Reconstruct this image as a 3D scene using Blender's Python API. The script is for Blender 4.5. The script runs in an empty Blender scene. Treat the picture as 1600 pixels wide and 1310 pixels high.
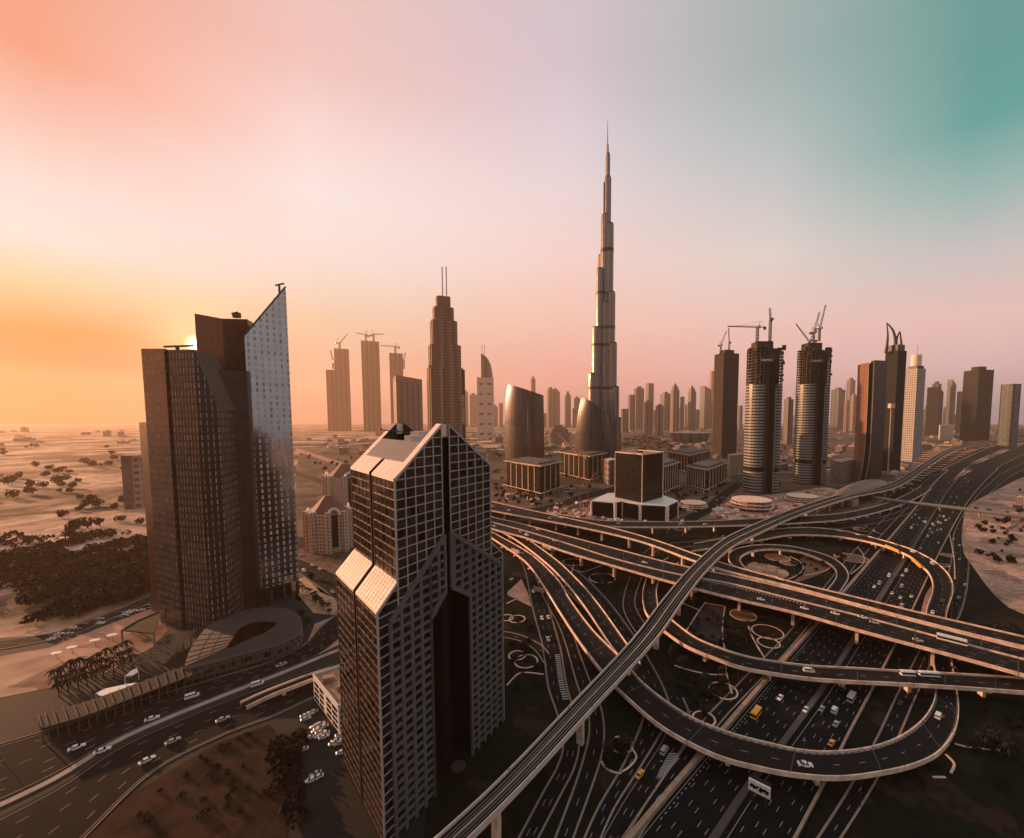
import bpy, math, random
from mathutils import Vector, Matrix, noise
random.seed(7)
C = bpy.context.scene
COL = C.collection
# ---------------------------------------------------------------- camera
H = 150.0; F = 650.0; PCX = 880.0; PITCH = math.radians(4.0)
PCY = 655.0 + F*math.tan(PITCH)
SP, CP = math.sin(PITCH), math.cos(PITCH)
cam_data = bpy.data.cameras.new('camera')
cam = bpy.data.objects.new('camera', cam_data); COL.objects.link(cam)
cam.location = (0, 0, H); cam.rotation_euler = (math.radians(90)-PITCH, 0, 0)
cam_data.sensor_width = 36; cam_data.lens = 36*F/1600
cam_data.shift_x = -(PCX-800)/1600; cam_data.shift_y = (PCY-655)/1600
cam_data.clip_start = 1; cam_data.clip_end = 90000
C.camera = cam
def ray(px, py):
    u = (px-PCX)/F; v = (py-PCY)/F
    return Vector((u, CP-v*SP, -SP-v*CP))
def P(px, py, z=0.0):
    d = ray(px, py); t = (z-H)/d.z
    return Vector((d.x*t, d.y*t, z))
def PY(px, py, Y):
    d = ray(px, py); t = Y/d.y
    return Vector((d.x*t, Y, H+d.z*t))
def ZT(x, Y, py):
    v = (py-PCY)/F
    return H + Y*(v*CP+SP)/(v*SP-CP)
def PXof(p):
    dz = p[2]-H; zc = p[1]*CP-dz*SP
    return (PCX+F*p[0]/zc, PCY-F*(p[1]*SP+dz*CP)/zc)
# ---------------------------------------------------------------- colours
def lin(c):
    c = c/255.0
    return c/12.92 if c <= 0.04045 else ((c+0.055)/1.055)**2.4
def rgb(r, g, b): return (lin(r), lin(g), lin(b), 1)
# ---------------------------------------------------------------- world: dusk sky, coloured by direction
W = bpy.data.worlds.new('World'); C.world = W; W.use_nodes = True
nt = W.node_tree; nt.nodes.clear()
def N(t, **k):
    n = nt.nodes.new(t)
    for a, b in k.items(): setattr(n, a, b)
    return n
def L(a, b): nt.links.new(a, b)
def math_(op, a, b=None, clamp=False):
    n = N('ShaderNodeMath', operation=op, use_clamp=clamp)
    for i, v in enumerate((a, b)):
        if v is None: continue
        if isinstance(v, (int, float)): n.inputs[i].default_value = v
        else: L(v, n.inputs[i])
    return n.outputs[0]
SUN = ray(308, 539).normalized()
LAZ, LEL = math.radians(-64), math.radians(8.5)   # where the lamp stands
LAMP = Vector((math.sin(LAZ)*math.cos(LEL), math.cos(LAZ)*math.cos(LEL), math.sin(LEL)))
tc = N('ShaderNodeTexCoord'); nrm = N('ShaderNodeVectorMath', operation='NORMALIZE'); L(tc.outputs['Generated'], nrm.inputs[0])
sx = N('ShaderNodeSeparateXYZ'); L(nrm.outputs[0], sx.inputs[0])
az = math_('MULTIPLY', math_('ARCTAN2', sx.outputs[0], sx.outputs[1]), 180/math.pi)
el = math_('MULTIPLY', math_('ARCSINE', sx.outputs[2]), 1/math.radians(60), True)
def elev(px, py):
    d = ray(px, py); return math.degrees(math.atan2(d.z, math.hypot(d.x, d.y)))
SKY_L = [(100, (231.3, 154.1, 125.8)), (200, (226.8, 185.9, 174.7)), (300, (228.6, 214.4, 210.1)), (380, (228.6, 218.9, 215.3)), (450, (228.6, 191.2, 153.4)), (520, (202.3, 105.7, 0.0)), (570, (129.7, 0.0, 0.0)), (610, (152.2, 0.0, 0.0)), (642, (171.1, 0.0, 0.0))]
SKY_1 = [(100, (233.0, 192.2, 186.0)), (200, (240.2, 212.0, 209.1)), (300, (238.4, 227.2, 225.3)), (400, (233.2, 220.5, 214.3)), (500, (216.5, 194.8, 165.7)), (580, (202.3, 162.4, 140.4)), (642, (171.1, 124.8, 117.1))]
SKY_2 = [(100, (208.5, 192.9, 204.4)), (200, (217.8, 204.2, 213.1)), (300, (229.9, 212.6, 214.8)), (400, (240.5, 209.0, 203.9)), (500, (239.2, 194.3, 180.0)), (580, (229.1, 168.6, 160.2)), (642, (197.9, 144.4, 147.2))]
SKY_3 = [(100, (155.7, 175.7, 176.1)), (200, (172.2, 188.3, 189.4)), (300, (197.5, 199.5, 201.1)), (400, (222.4, 210.5, 205.9)), (500, (235.0, 198.5, 189.5)), (580, (228.7, 183.5, 182.2)), (642, (181.6, 152.6, 160.0))]
SKY_R = [(100, (87.0, 154.3, 148.4)), (200, (84.6, 161.3, 155.3)), (300, (144.7, 181.7, 178.3)), (400, (199.6, 196.4, 196.9)), (500, (235.9, 196.1, 190.8)), (580, (214.9, 188.0, 193.4)), (642, (141.9, 147.2, 169.6))]
def ramp(samples, px, boost=1.0):
    r = N('ShaderNodeValToRGB'); e = r.color_ramp.elements
    samples = samples+[(-10, tuple(.96*c+.04*m for c, m in zip(samples[0][1], (178,172,170))))]; pts = sorted((max(0, elev(px, y)/60), c) for y, c in samples)
    pts.append((1.0, (188, 188, 190)))
    pts = [(a, tuple(lin(x)*boost for x in c)+(1,)) for a, c in pts]
    e[0].position, e[0].color = pts[0]; e[1].position, e[1].color = pts[-1]
    for a, c in pts[1:-1]:
        q = e.new(a); q.color = c
    L(el, r.inputs[0]); return r.outputs[0]
def ramp2(lst):
    r = N('ShaderNodeValToRGB'); e = r.color_ramp.elements
    e[0].position, e[0].color = lst[0][0], rgb(*lst[0][1]); e[1].position, e[1].color = lst[-1][0], rgb(*lst[-1][1])
    for a, c in lst[1:-1]:
        q = e.new(a); q.color = rgb(*c)
    L(el, r.inputs[0]); return r.outputs[0]
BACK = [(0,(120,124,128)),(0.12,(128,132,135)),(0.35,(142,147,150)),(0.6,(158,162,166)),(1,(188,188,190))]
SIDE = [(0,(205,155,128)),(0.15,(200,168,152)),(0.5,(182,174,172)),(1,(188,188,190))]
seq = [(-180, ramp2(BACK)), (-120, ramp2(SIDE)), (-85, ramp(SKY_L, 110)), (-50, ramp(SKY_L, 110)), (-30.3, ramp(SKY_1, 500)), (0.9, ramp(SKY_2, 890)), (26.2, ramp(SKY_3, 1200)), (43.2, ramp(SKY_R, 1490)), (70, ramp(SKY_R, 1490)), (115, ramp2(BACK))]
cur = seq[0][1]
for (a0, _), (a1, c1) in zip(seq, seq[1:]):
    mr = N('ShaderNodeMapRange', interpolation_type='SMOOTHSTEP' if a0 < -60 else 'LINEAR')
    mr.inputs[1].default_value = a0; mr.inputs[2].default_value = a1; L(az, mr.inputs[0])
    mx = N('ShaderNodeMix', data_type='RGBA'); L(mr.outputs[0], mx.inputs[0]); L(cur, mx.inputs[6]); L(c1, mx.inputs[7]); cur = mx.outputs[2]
dt = N('ShaderNodeVectorMath', operation='DOT_PRODUCT'); L(nrm.outputs[0], dt.inputs[0]); dt.inputs[1].default_value = SUN
dp = math_('MAXIMUM', dt.outputs['Value'], 0.0)
glow = math_('ADD', math_('ADD', math_('MULTIPLY', math_('POWER', dp, 30000.0), 25.0), math_('MULTIPLY', math_('POWER', dp, 700.0), 0.5)), math_('MULTIPLY', math_('POWER', dp, 60.0), 0.03))
gm = N('ShaderNodeMix', data_type='RGBA', blend_type='ADD'); gm.inputs[0].default_value = 1
gc = N('ShaderNodeMix', data_type='RGBA'); gc.inputs[6].default_value = (0,0,0,1); gc.inputs[7].default_value = (1.0,0.62,0.28,1); L(glow, gc.inputs[0]); gc.clamp_factor = False
L(cur, gm.inputs[6]); L(gc.outputs[2], gm.inputs[7])
# a thin physical sky on top (sun low, same direction)
nish = N('ShaderNodeTexSky', sky_type='NISHITA', sun_disc=False); nish.sun_elevation = LEL; nish.sun_rotation = LAZ
bg0 = N('ShaderNodeBackground'); L(nish.outputs[0], bg0.inputs[0]); bg0.inputs[1].default_value = 0.003
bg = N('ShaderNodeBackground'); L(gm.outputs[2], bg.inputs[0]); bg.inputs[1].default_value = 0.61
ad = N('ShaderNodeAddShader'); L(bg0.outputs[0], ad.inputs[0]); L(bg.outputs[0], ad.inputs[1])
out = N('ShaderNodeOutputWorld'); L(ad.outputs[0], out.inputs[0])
# ---------------------------------------------------------------- sun
sl = bpy.data.lights.new('sun', 'SUN'); sl.energy = 5.0; sl.angle = math.radians(0.6); sl.color = (1.0, 0.49, 0.235)
so = bpy.data.objects.new('sun', sl); COL.objects.link(so); so.rotation_euler = LAMP.to_track_quat('Z', 'Y').to_euler()
C.view_settings.view_transform = 'Standard'; C.view_settings.look = 'None'; C.view_settings.exposure = 0.75; C.view_settings.gamma = 1
C.cycles.use_denoising = True
C.cycles.max_bounces = 5; C.cycles.diffuse_bounces = 2; C.cycles.glossy_bounces = 3; C.cycles.volume_bounces = 1; C.cycles.transmission_bounces = 2
C.cycles.sample_clamp_indirect = 4
# ---------------------------------------------------------------- materials
MATS = {}
def mat(name, col, rough=0.8, metal=0.0, var=0.0, vscale=0.05, spec=0.5, emit=None):
    m = bpy.data.materials.new(name); m.use_nodes = True; t = m.node_tree; b = t.nodes['Principled BSDF']
    b.inputs['Base Color'].default_value = tuple(col)+(1,); b.inputs['Roughness'].default_value = rough; b.inputs['Metallic'].default_value = metal
    b.inputs['Specular IOR Level'].default_value = spec
    if var > 0:
        tcn = t.nodes.new('ShaderNodeTexCoord'); nz = t.nodes.new('ShaderNodeTexNoise'); nz.inputs['Scale'].default_value = vscale; nz.inputs['Detail'].default_value = 6
        geo = t.nodes.new('ShaderNodeNewGeometry'); t.links.new(geo.outputs['Position'], nz.inputs['Vector'])
        mr = t.nodes.new('ShaderNodeMapRange'); mr.inputs[1].default_value = 0.3; mr.inputs[2].default_value = 0.7; mr.inputs[3].default_value = 1-var; mr.inputs[4].default_value = 1+var
        t.links.new(nz.outputs[0], mr.inputs[0])
        mx = t.nodes.new('ShaderNodeVectorMath'); mx.operation = 'SCALE'; mx.inputs[0].default_value = col; t.links.new(mr.outputs[0], mx.inputs['Scale']); t.links.new(mx.outputs[0], b.inputs['Base Color'])
        t.nodes.remove(tcn)
    if emit:
        b.inputs['Emission Color'].default_value = tuple(emit[:3])+(1,); b.inputs['Emission Strength'].default_value = emit[3]
    MATS[name] = m; return m
def facade(name, wall, glass, cw, ch, ww, wh, wr=0.8, gr=0.15, gm_=0.0, wm=0.0, gvar=0.6, offu=0.0, stripe=0.0, spec=0.3, tilt=0.05):
    """wall with a grid of windows, in metres along the wall (u) and up (v)"""
    m = bpy.data.materials.new(name); m.use_nodes = True; t = m.node_tree; b = t.nodes['Principled BSDF']; n = t.nodes.new; l = t.links.new
    uv = n('ShaderNodeUVMap'); uv.uv_map = 'UVMap'; s = n('ShaderNodeSeparateXYZ'); l(uv.outputs[0], s.inputs[0])
    def M(op, a, b_=None, clamp=False):
        q = n('ShaderNodeMath'); q.operation = op; q.use_clamp = clamp
        for i, v in enumerate((a, b_)):
            if v is None: continue
            if isinstance(v, (int, float)): q.inputs[i].default_value = v
            else: l(v, q.inputs[i])
        return q.outputs[0]
    u = M('ADD', M('DIVIDE', s.outputs[0], cw), 1000.0+offu); v = M('ADD', M('DIVIDE', s.outputs[1], ch), 1000.0)
    mu = M('LESS_THAN', M('ABSOLUTE', M('SUBTRACT', M('FRACT', u), 0.5)), ww/2); mv = M('LESS_THAN', M('ABSOLUTE', M('SUBTRACT', M('FRACT', v), 0.5)), wh/2)
    mask = M('MULTIPLY', mu, mv)
    cx = n('ShaderNodeCombineXYZ'); l(M('FLOOR', u), cx.inputs[0]); l(M('FLOOR', v), cx.inputs[1])
    wn = n('ShaderNodeTexWhiteNoise'); wn.noise_dimensions = '2D'; l(cx.outputs[0], wn.inputs[0])
    sc = n('ShaderNodeVectorMath'); sc.operation = 'SCALE'; sc.inputs[0].default_value = glass
    l(M('ADD', M('MULTIPLY', wn.outputs[0], gvar*2), 1-gvar), sc.inputs['Scale'])
    nz = n('ShaderNodeTexNoise'); nz.inputs['Scale'].default_value = 0.06; nz.inputs['Detail'].default_value = 5; l(uv.outputs[0], nz.inputs['Vector'])
    sw = n('ShaderNodeVectorMath'); sw.operation = 'SCALE'; sw.inputs[0].default_value = wall; l(M('ADD', M('MULTIPLY', nz.outputs[0], 0.5), 0.75), sw.inputs['Scale'])
    if stripe > 0:   # every few bays a darker strip of wall colour runs the full height
        sf = M('LESS_THAN', M('FRACT', M('DIVIDE', s.outputs[0], stripe)), 0.34); s3 = n('ShaderNodeVectorMath'); s3.operation = 'SCALE'; l(sw.outputs[0], s3.inputs[0]); l(M('SUBTRACT', 1.0, M('MULTIPLY', sf, 0.6)), s3.inputs['Scale']); sw = s3
    mx = n('ShaderNodeMix'); mx.data_type = 'RGBA'; l(mask, mx.inputs[0]); l(sw.outputs[0], mx.inputs[6]); l(sc.outputs[0], mx.inputs[7]); l(mx.outputs[2], b.inputs['Base Color'])
    b.inputs['Specular IOR Level'].default_value = spec
    l(M('ADD', M('MULTIPLY', mask, gr-wr), wr), b.inputs['Roughness']); l(M('ADD', M('MULTIPLY', mask, gm_-wm), wm), b.inputs['Metallic'])
    # each pane leans a hair, so reflections break up from window to window
    if gm_ > 0:
        g = n('ShaderNodeNewGeometry'); sb = n('ShaderNodeVectorMath'); sb.operation = 'SUBTRACT'; l(wn.outputs[1], sb.inputs[0]); sb.inputs[1].default_value = (.5,.5,.5)
        s2 = n('ShaderNodeVectorMath'); s2.operation = 'SCALE'; l(sb.outputs[0], s2.inputs[0]); s2.inputs['Scale'].default_value = tilt
        aa = n('ShaderNodeVectorMath'); aa.operation = 'ADD'; l(g.outputs['Normal'], aa.inputs[0]); l(s2.outputs[0], aa.inputs[1])
        nn = n('ShaderNodeVectorMath'); nn.operation = 'NORMALIZE'; l(aa.outputs[0], nn.inputs[0]); l(nn.outputs[0], b.inputs['Normal'])
    MATS[name] = m; return m
# ---------------------------------------------------------------- mesh helper
def tag(o, label=None, cat=None, group=None, kind=None):
    if label: o['label'] = label
    if cat: o['category'] = cat
    if group: o['group'] = group
    if kind: o['kind'] = kind
    return o
def empty(name, loc, label, cat, group=None, rz=0):
    o = bpy.data.objects.new(name, None); COL.objects.link(o); o.location = loc; o.rotation_euler.z = rz; o.empty_display_size = 1
    return tag(o, label, cat, group)
class MB:
    def __init__(s): s.v = []; s.f = []; s.m = []; s.u = []
    def face(s, pts, mi=0, uv=None):
        n = len(s.v); s.v += [tuple(p) for p in pts]; s.f.append(tuple(range(n, n+len(pts)))); s.m.append(mi); s.u.append(uv)
    def prism(s, poly, z0, z1, mi=0, top=None, close=True, bottom=False, topz=None):
        """poly: list of (x,y) counter-clockwise from above; topz optional per-vertex top height"""
        n = len(poly); d = 0
        tz = topz or [z1]*n
        for i in range(n if close else n-1):
            a, b = poly[i], poly[(i+1) % n]; l = math.hypot(b[0]-a[0], b[1]-a[1]); za, zb = tz[i], tz[(i+1) % n]
            s.face([(a[0],a[1],z0),(b[0],b[1],z0),(b[0],b[1],zb),(a[0],a[1],za)], mi, [(d,z0),(d+l,z0),(d+l,zb),(d,za)]); d += l
        if top is not None: s.face([(p[0],p[1],z) for p, z in zip(poly, tz)], top)
        if bottom: s.face([(p[0],p[1],z0) for p in reversed(poly)], mi if top is None else top)
    def box(s, c, size, rz=0.0, mi=0, top=None):
        hx, hy = size[0]/2, size[1]/2; co, si = math.cos(rz), math.sin(rz)
        poly = [(c[0]+x*co-y*si, c[1]+x*si+y*co) for x, y in ((-hx,-hy),(hx,-hy),(hx,hy),(-hx,hy))]
        s.prism(poly, c[2], c[2]+size[2], mi, mi if top is None else top, bottom=True)
    def beam(s, a, b, w, h=None, mi=0, up=Vector((0,0,1))):
        a, b = Vector(a), Vector(b); h = h or w; d = b-a
        if d.length < 1e-6: return
        d.normalize(); x = d.cross(up)
        if x.length < 1e-3: x = d.cross(Vector((0,1,0)))
        x.normalize(); y = x.cross(d)
        c = [x*(w/2)*i+y*(h/2)*j for i, j in ((-1,-1),(1,-1),(1,1),(-1,1))]
        A = [a+q for q in c]; B = [b+q for q in c]
        for i in range(4):
            j = (i+1) % 4; s.face([A[i],A[j],B[j],B[i]], mi)
        s.face(A[::-1], mi); s.face(B, mi)
    def cyl(s, c, r, h, n=16, mi=0, top=None, r2=None):
        if r2 is None: r2 = r
        d = 2*math.pi*r/n
        for i in range(n):
            a0, a1 = 2*math.pi*i/n, 2*math.pi*(i+1)/n
            s.face([(c[0]+r*math.cos(a0),c[1]+r*math.sin(a0),c[2]),(c[0]+r*math.cos(a1),c[1]+r*math.sin(a1),c[2]),
                    (c[0]+r2*math.cos(a1),c[1]+r2*math.sin(a1),c[2]+h),(c[0]+r2*math.cos(a0),c[1]+r2*math.sin(a0),c[2]+h)], mi, [(i*d,c[2]),((i+1)*d,c[2]),((i+1)*d,c[2]+h),(i*d,c[2]+h)])
        if r2 > 0: s.face([(c[0]+r2*math.cos(2*math.pi*i/n),c[1]+r2*math.sin(2*math.pi*i/n),c[2]+h) for i in range(n)], mi if top is None else top)
    def build(s, name, mats, parent=None, origin=None, smooth=False, **k):
        if origin is None: origin = parent.location if parent and parent.type == 'EMPTY' else (parent.get('_o') if parent and parent.get('_o') else (0,0,0))
        ox, oy, oz = origin
        me = bpy.data.meshes.new(name); me.from_pydata([(x-ox,y-oy,z-oz) for x, y, z in s.v], [], s.f)
        if not isinstance(mats, (list, tuple)): mats = [mats]
        for m in mats: me.materials.append(MATS[m] if isinstance(m, str) else m)
        uvl = me.uv_layers.new(name='UVMap'); data = []
        for i, p in enumerate(me.polygons):
            u = s.u[i]
            if u is None:
                nx, ny, nz = p.normal
                pts = [s.v[j] for j in s.f[i]]
                if abs(nz) > 0.7: u = [(q[0], q[1]) for q in pts]
                else:
                    h = math.hypot(nx, ny) or 1; tx, ty = -ny/h, nx/h
                    u = [(q[0]*tx+q[1]*ty, q[2]) for q in pts]
            for a in u: data += [a[0], a[1]]
        uvl.data.foreach_set('uv', data)
        me.polygons.foreach_set('material_index', s.m)
        if smooth: me.polygons.foreach_set('use_smooth', [True]*len(s.f))
        me.update()
        o = bpy.data.objects.new(name, me); COL.objects.link(o)
        if parent: o.parent = parent
        else: o.location = origin
        return tag(o, **k)
def copy_tree(o, parent=None):
    c = o.copy(); COL.objects.link(c)
    if parent: c.parent = parent
    for ch in o.children: copy_tree(ch, c)
    return c
def catmull(pts, n=6):
    out = []; m = len(pts)
    for i in range(m-1):
        p0, p1, p2, p3 = pts[max(i-1,0)], pts[i], pts[i+1], pts[min(i+2,m-1)]
        for k in range(n):
            t = k/n
            out.append(0.5*((2*p1)+(p2-p0)*t+(2*p0-5*p1+4*p2-p3)*t*t+(3*p1-p0-3*p2+p3)*t**3))
    out.append(pts[-1]); return out
# ---------------------------------------------------------------- palette
def ground_mix(name, stops, sc, detail=8, rough=.98, spec=.08):
    m = bpy.data.materials.new(name); m.use_nodes = True; t = m.node_tree; b = t.nodes['Principled BSDF']; g = t.nodes.new('ShaderNodeNewGeometry'); nz = t.nodes.new('ShaderNodeTexNoise'); nz.inputs['Scale'].default_value = sc; nz.inputs['Detail'].default_value = detail; nz.inputs['Roughness'].default_value = .65
    r = t.nodes.new('ShaderNodeValToRGB'); e = r.color_ramp.elements; e[0].position, e[0].color = stops[0][0], (*stops[0][1],1); e[1].position, e[1].color = stops[-1][0], (*stops[-1][1],1)
    for p_, c_ in stops[1:-1]: q_ = e.new(p_); q_.color = (*c_,1)
    t.links.new(g.outputs['Position'], nz.inputs['Vector']); t.links.new(nz.outputs[0], r.inputs[0]); t.links.new(r.outputs[0], b.inputs['Base Color']); b.inputs['Roughness'].default_value = rough; b.inputs['Specular IOR Level'].default_value = spec; MATS[name] = m
ground_mix('asphalt', [(.35,(.0055,.0053,.0055)),(.5,(.0095,.009,.009)),(.56,(.0075,.007,.007)),(.68,(.015,.0135,.013))], .07, 10, .95, .12)
ground_mix('deck_asphalt', [(.35,(.011,.009,.0085)),(.5,(.018,.014,.0125)),(.56,(.014,.0115,.010)),(.68,(.027,.021,.018))], .09, 10, .95, .15)
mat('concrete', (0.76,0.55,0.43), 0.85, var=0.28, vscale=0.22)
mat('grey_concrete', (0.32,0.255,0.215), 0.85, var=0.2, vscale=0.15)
mat('dark_concrete', (0.075,0.06,0.052), 0.9, var=0.25, vscale=0.15)
mat('kerb', (0.34,0.225,0.165), 0.85, var=0.2, vscale=0.3)
mat('paint', (0.34,0.32,0.30), 0.8)
ground_mix('lawn', [(.36,(.004,.0055,.003)),(.48,(.011,.013,.007)),(.55,(.010,.009,.006)),(.62,(.034,.021,.014)),(.75,(.020,.014,.010))], .035)
mat('soil', (0.026,0.014,0.009), 0.98, var=0.5, vscale=0.12, spec=0.08)
mat('paving', (0.42,0.245,0.17), 0.9, var=0.25, vscale=0.1, spec=0.1)
mat('white_paint', (0.78,0.74,0.70), 0.5)
mat('steel', (0.30,0.28,0.27), 0.45, 0.6)
mat('dark_steel', (0.05,0.045,0.042), 0.5, 0.3)
mat('black_glass', (0.010,0.010,0.011), 0.08)
mat('rust', (0.30,0.07,0.04), 0.7)
mat('yellow_paint', (0.75,0.36,0.04), 0.5)
# ================================================================= ground, sea, haze
def ground_material():
    m = bpy.data.materials.new('desert_ground'); m.use_nodes = True; t = m.node_tree; b = t.nodes['Principled BSDF']; n = t.nodes.new; l = t.links.new
    geo = n('ShaderNodeNewGeometry'); mp = n('ShaderNodeMapping'); mp.inputs['Scale'].default_value = (1,1,1); l(geo.outputs['Position'], mp.inputs[0])
    n1 = n('ShaderNodeTexNoise'); n1.inputs['Scale'].default_value = 0.0035; n1.inputs['Detail'].default_value = 9; n1.inputs['Roughness'].default_value = 0.62; l(mp.outputs[0], n1.inputs['Vector'])
    r1 = n('ShaderNodeValToRGB'); e = r1.color_ramp.elements; e[0].position = 0.445; e[0].color = (0.055,0.036,0.022,1); e[1].position = 0.53; e[1].color = (0.50,0.32,0.22,1)
    q = e.new(0.62); q.color = (0.72,0.50,0.37,1); l(n1.outputs[0], r1.inputs[0])
    n2 = n('ShaderNodeTexNoise'); n2.inputs['Scale'].default_value = 0.03; n2.inputs['Detail'].default_value = 8; n2.inputs['Roughness'].default_value = 0.7; l(mp.outputs[0], n2.inputs['Vector'])
    vr = n('ShaderNodeTexVoronoi'); vr.inputs['Scale'].default_value = 0.012; vr.distance = 'CHEBYCHEV'; l(mp.outputs[0], vr.inputs['Vector'])
    vs = n('ShaderNodeSeparateXYZ'); l(vr.outputs['Color'], vs.inputs[0])
    mr = n('ShaderNodeMapRange'); mr.inputs[1].default_value = 0.32; mr.inputs[2].default_value = 0.68; mr.inputs[3].default_value = 0.35; mr.inputs[4].default_value = 1.45; l(n2.outputs[0], mr.inputs[0])
    m2 = n('ShaderNodeMath'); m2.operation = 'MULTIPLY'; l(mr.outputs[0], m2.inputs[0])
    mr2 = n('ShaderNodeMapRange'); mr2.inputs[3].default_value = 0.6; mr2.inputs[4].default_value = 1.15; l(vs.outputs[0], mr2.inputs[0]); l(mr2.outputs[0], m2.inputs[1])
    s = n('ShaderNodeVectorMath'); s.operation = 'SCALE'; l(r1.outputs[0], s.inputs[0]); l(m2.outputs[0], s.inputs['Scale'])
    l(s.outputs[0], b.inputs['Base Color']); b.inputs['Roughness'].default_value = 0.97; b.inputs['Specular IOR Level'].default_value = 0.1
    MATS['desert'] = m
ground_material()
R = 13500
g = MB()
gs = [-R,-6000,-2500,-1200,-600,-200,200,600,1200,2500,6000,R]; gy = [-1200,0,300,700,1300,2200,4000,7500,R]
for i in range(len(gs)-1):
    for j in range(len(gy)-1):
        g.face([(gs[i],gy[j],0),(gs[i+1],gy[j],0),(gs[i+1],gy[j+1],0),(gs[i],gy[j+1],0)])
g.build('ground', 'desert', kind='structure')
mat('sea_water', (0.06,0.05,0.05), 0.35, spec=0.6)
def sheet(name, pix, m, z, kind='structure', world=None):
    b = MB(); pts = world or [P(x, y, z) for x, y in pix]
    b.face([(p[0],p[1],z) for p in pts]); return b.build(name, m, kind=kind)
def sheet_s(name, pix, m, z, n=5, **k):
    pts = catmull([P(x, y, z) for x, y in pix]+[P(*pix[0], z)], n)[:-1]
    return sheet(name, None, m, z, world=pts)
sheet_s('sea', [(-160,662.8),(-60,662.8),(60,662.8),(140,662.8),(215,662.9),(300,663),(330,663.6),(280,664),(200,664.6),(150,665.2),(120,666.2),(95,667.2),(60,668.4),(-40,669.4),(-160,671)], 'sea_water', 0.5)
sheet('lagoon', [(148,668.6),(172,667.6),(200,667.4),(240,668.4),(246,670),(215,670.6),(180,670.8),(150,670.2)], 'sea_water', 0.5)
# haze: one even box of air
hz = MB(); hz.prism([(-R-60,-1260),(R+60,-1260),(R+60,R+60),(-R-60,R+60)], -1.0, 1290.0, 0, 0, bottom=True)
hm = bpy.data.materials.new('haze_air'); hm.use_nodes = True; hm.node_tree.nodes.clear()
pv = hm.node_tree.nodes.new('ShaderNodeVolumePrincipled'); ho = hm.node_tree.nodes.new('ShaderNodeOutputMaterial'); hm.node_tree.links.new(pv.outputs[0], ho.inputs['Volume'])
pv.inputs['Color'].default_value = (0.95,0.71,0.54,1); pv.inputs['Density'].default_value = 0.000042; pv.inputs['Anisotropy'].default_value = 0.4
hm.cycles.homogeneous_volume = True
MATS['haze_air'] = hm
hz.build('haze', 'haze_air', kind='stuff')
# planted, paved and built-up surfaces
sheet('interchange_lawn', [(735,842),(790,815),(900,822),(1050,828),(1200,815),(1330,808),(1440,778),(1520,735),(1640,690),(1700,740),(1700,1400),(650,1400),(700,1000)], 'lawn', 0.2)
# ================================================================= roads and flyovers
def edges(e1, e2, z, n=6):
    zs = z if isinstance(z, (list, tuple)) else [z]*len(e1)
    A = catmull([P(x, y, k) for (x, y), k in zip(e1, zs)], n); B = catmull([P(x, y, k) for (x, y), k in zip(e2, zs)], n)
    for a, b in zip(A, B):
        m = (a.z+b.z)/2; a.z = m; b.z = m
    return A, B
ROADZ = [0.26]
PATHS = {}
def road(key, e1, e2, lanes=0, kerbs=True, z=None, name='road', m='asphalt', dash=True, kerb_w=0.4):
    ROADZ[0] += 0.006; zz = z if z is not None else ROADZ[0]
    A, B = edges(e1, e2, zz); PATHS[key] = (A, B)
    mb = MB()
    for i in range(len(A)-1): mb.face([A[i],A[i+1],B[i+1],B[i]])
    mb.build(name, m, kind='structure')
    if lanes:
        pm = MB(); d = 0; seg = 3.2
        for ln in range(1, lanes):
            f = ln/lanes; d = random.uniform(0, 9)
            for i in range(len(A)-1):
                a = A[i].lerp(B[i], f); b = A[i+1].lerp(B[i+1], f); l = (b-a).length; t = 0; dr = (b-a).normalized() if l > 0 else Vector((1,0,0)); nx = Vector((-dr.y,dr.x,0))*0.10
                up = Vector((0,0,0.006*0.6))
                while t < l:
                    r = min(l-t, seg-(d % seg))
                    if int(d/seg) % 4 == 0:
                        p, q = a+dr*t+up, a+dr*(t+r)+up; pm.face([p-nx,q-nx,q+nx,p+nx])
                    t += r+1e-4; d += r+1e-4
        for f in (0.04, 0.96):
            for i in range(len(A)-1):
                a = A[i].lerp(B[i], f); b = A[i+1].lerp(B[i+1], f); dr = (b-a).normalized(); nx = Vector((-dr.y,dr.x,0))*0.1; up = Vector((0,0,0.004)); pm.face([a-nx+up,b-nx+up,b+nx+up,a+nx+up])
        if pm.f: pm.build('lane_markings', 'paint', kind='structure')
    if kerbs:
        kb = MB()
        for E, O in ((A, B), (B, A)):
            if kerbs == 'a' and E is B or kerbs == 'b' and E is A: continue
            wall(kb, E, O, 0, 0.0, 0.16, kerb_w)
        kb.build('kerb', 'kerb', kind='structure')
    return A, B
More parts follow.
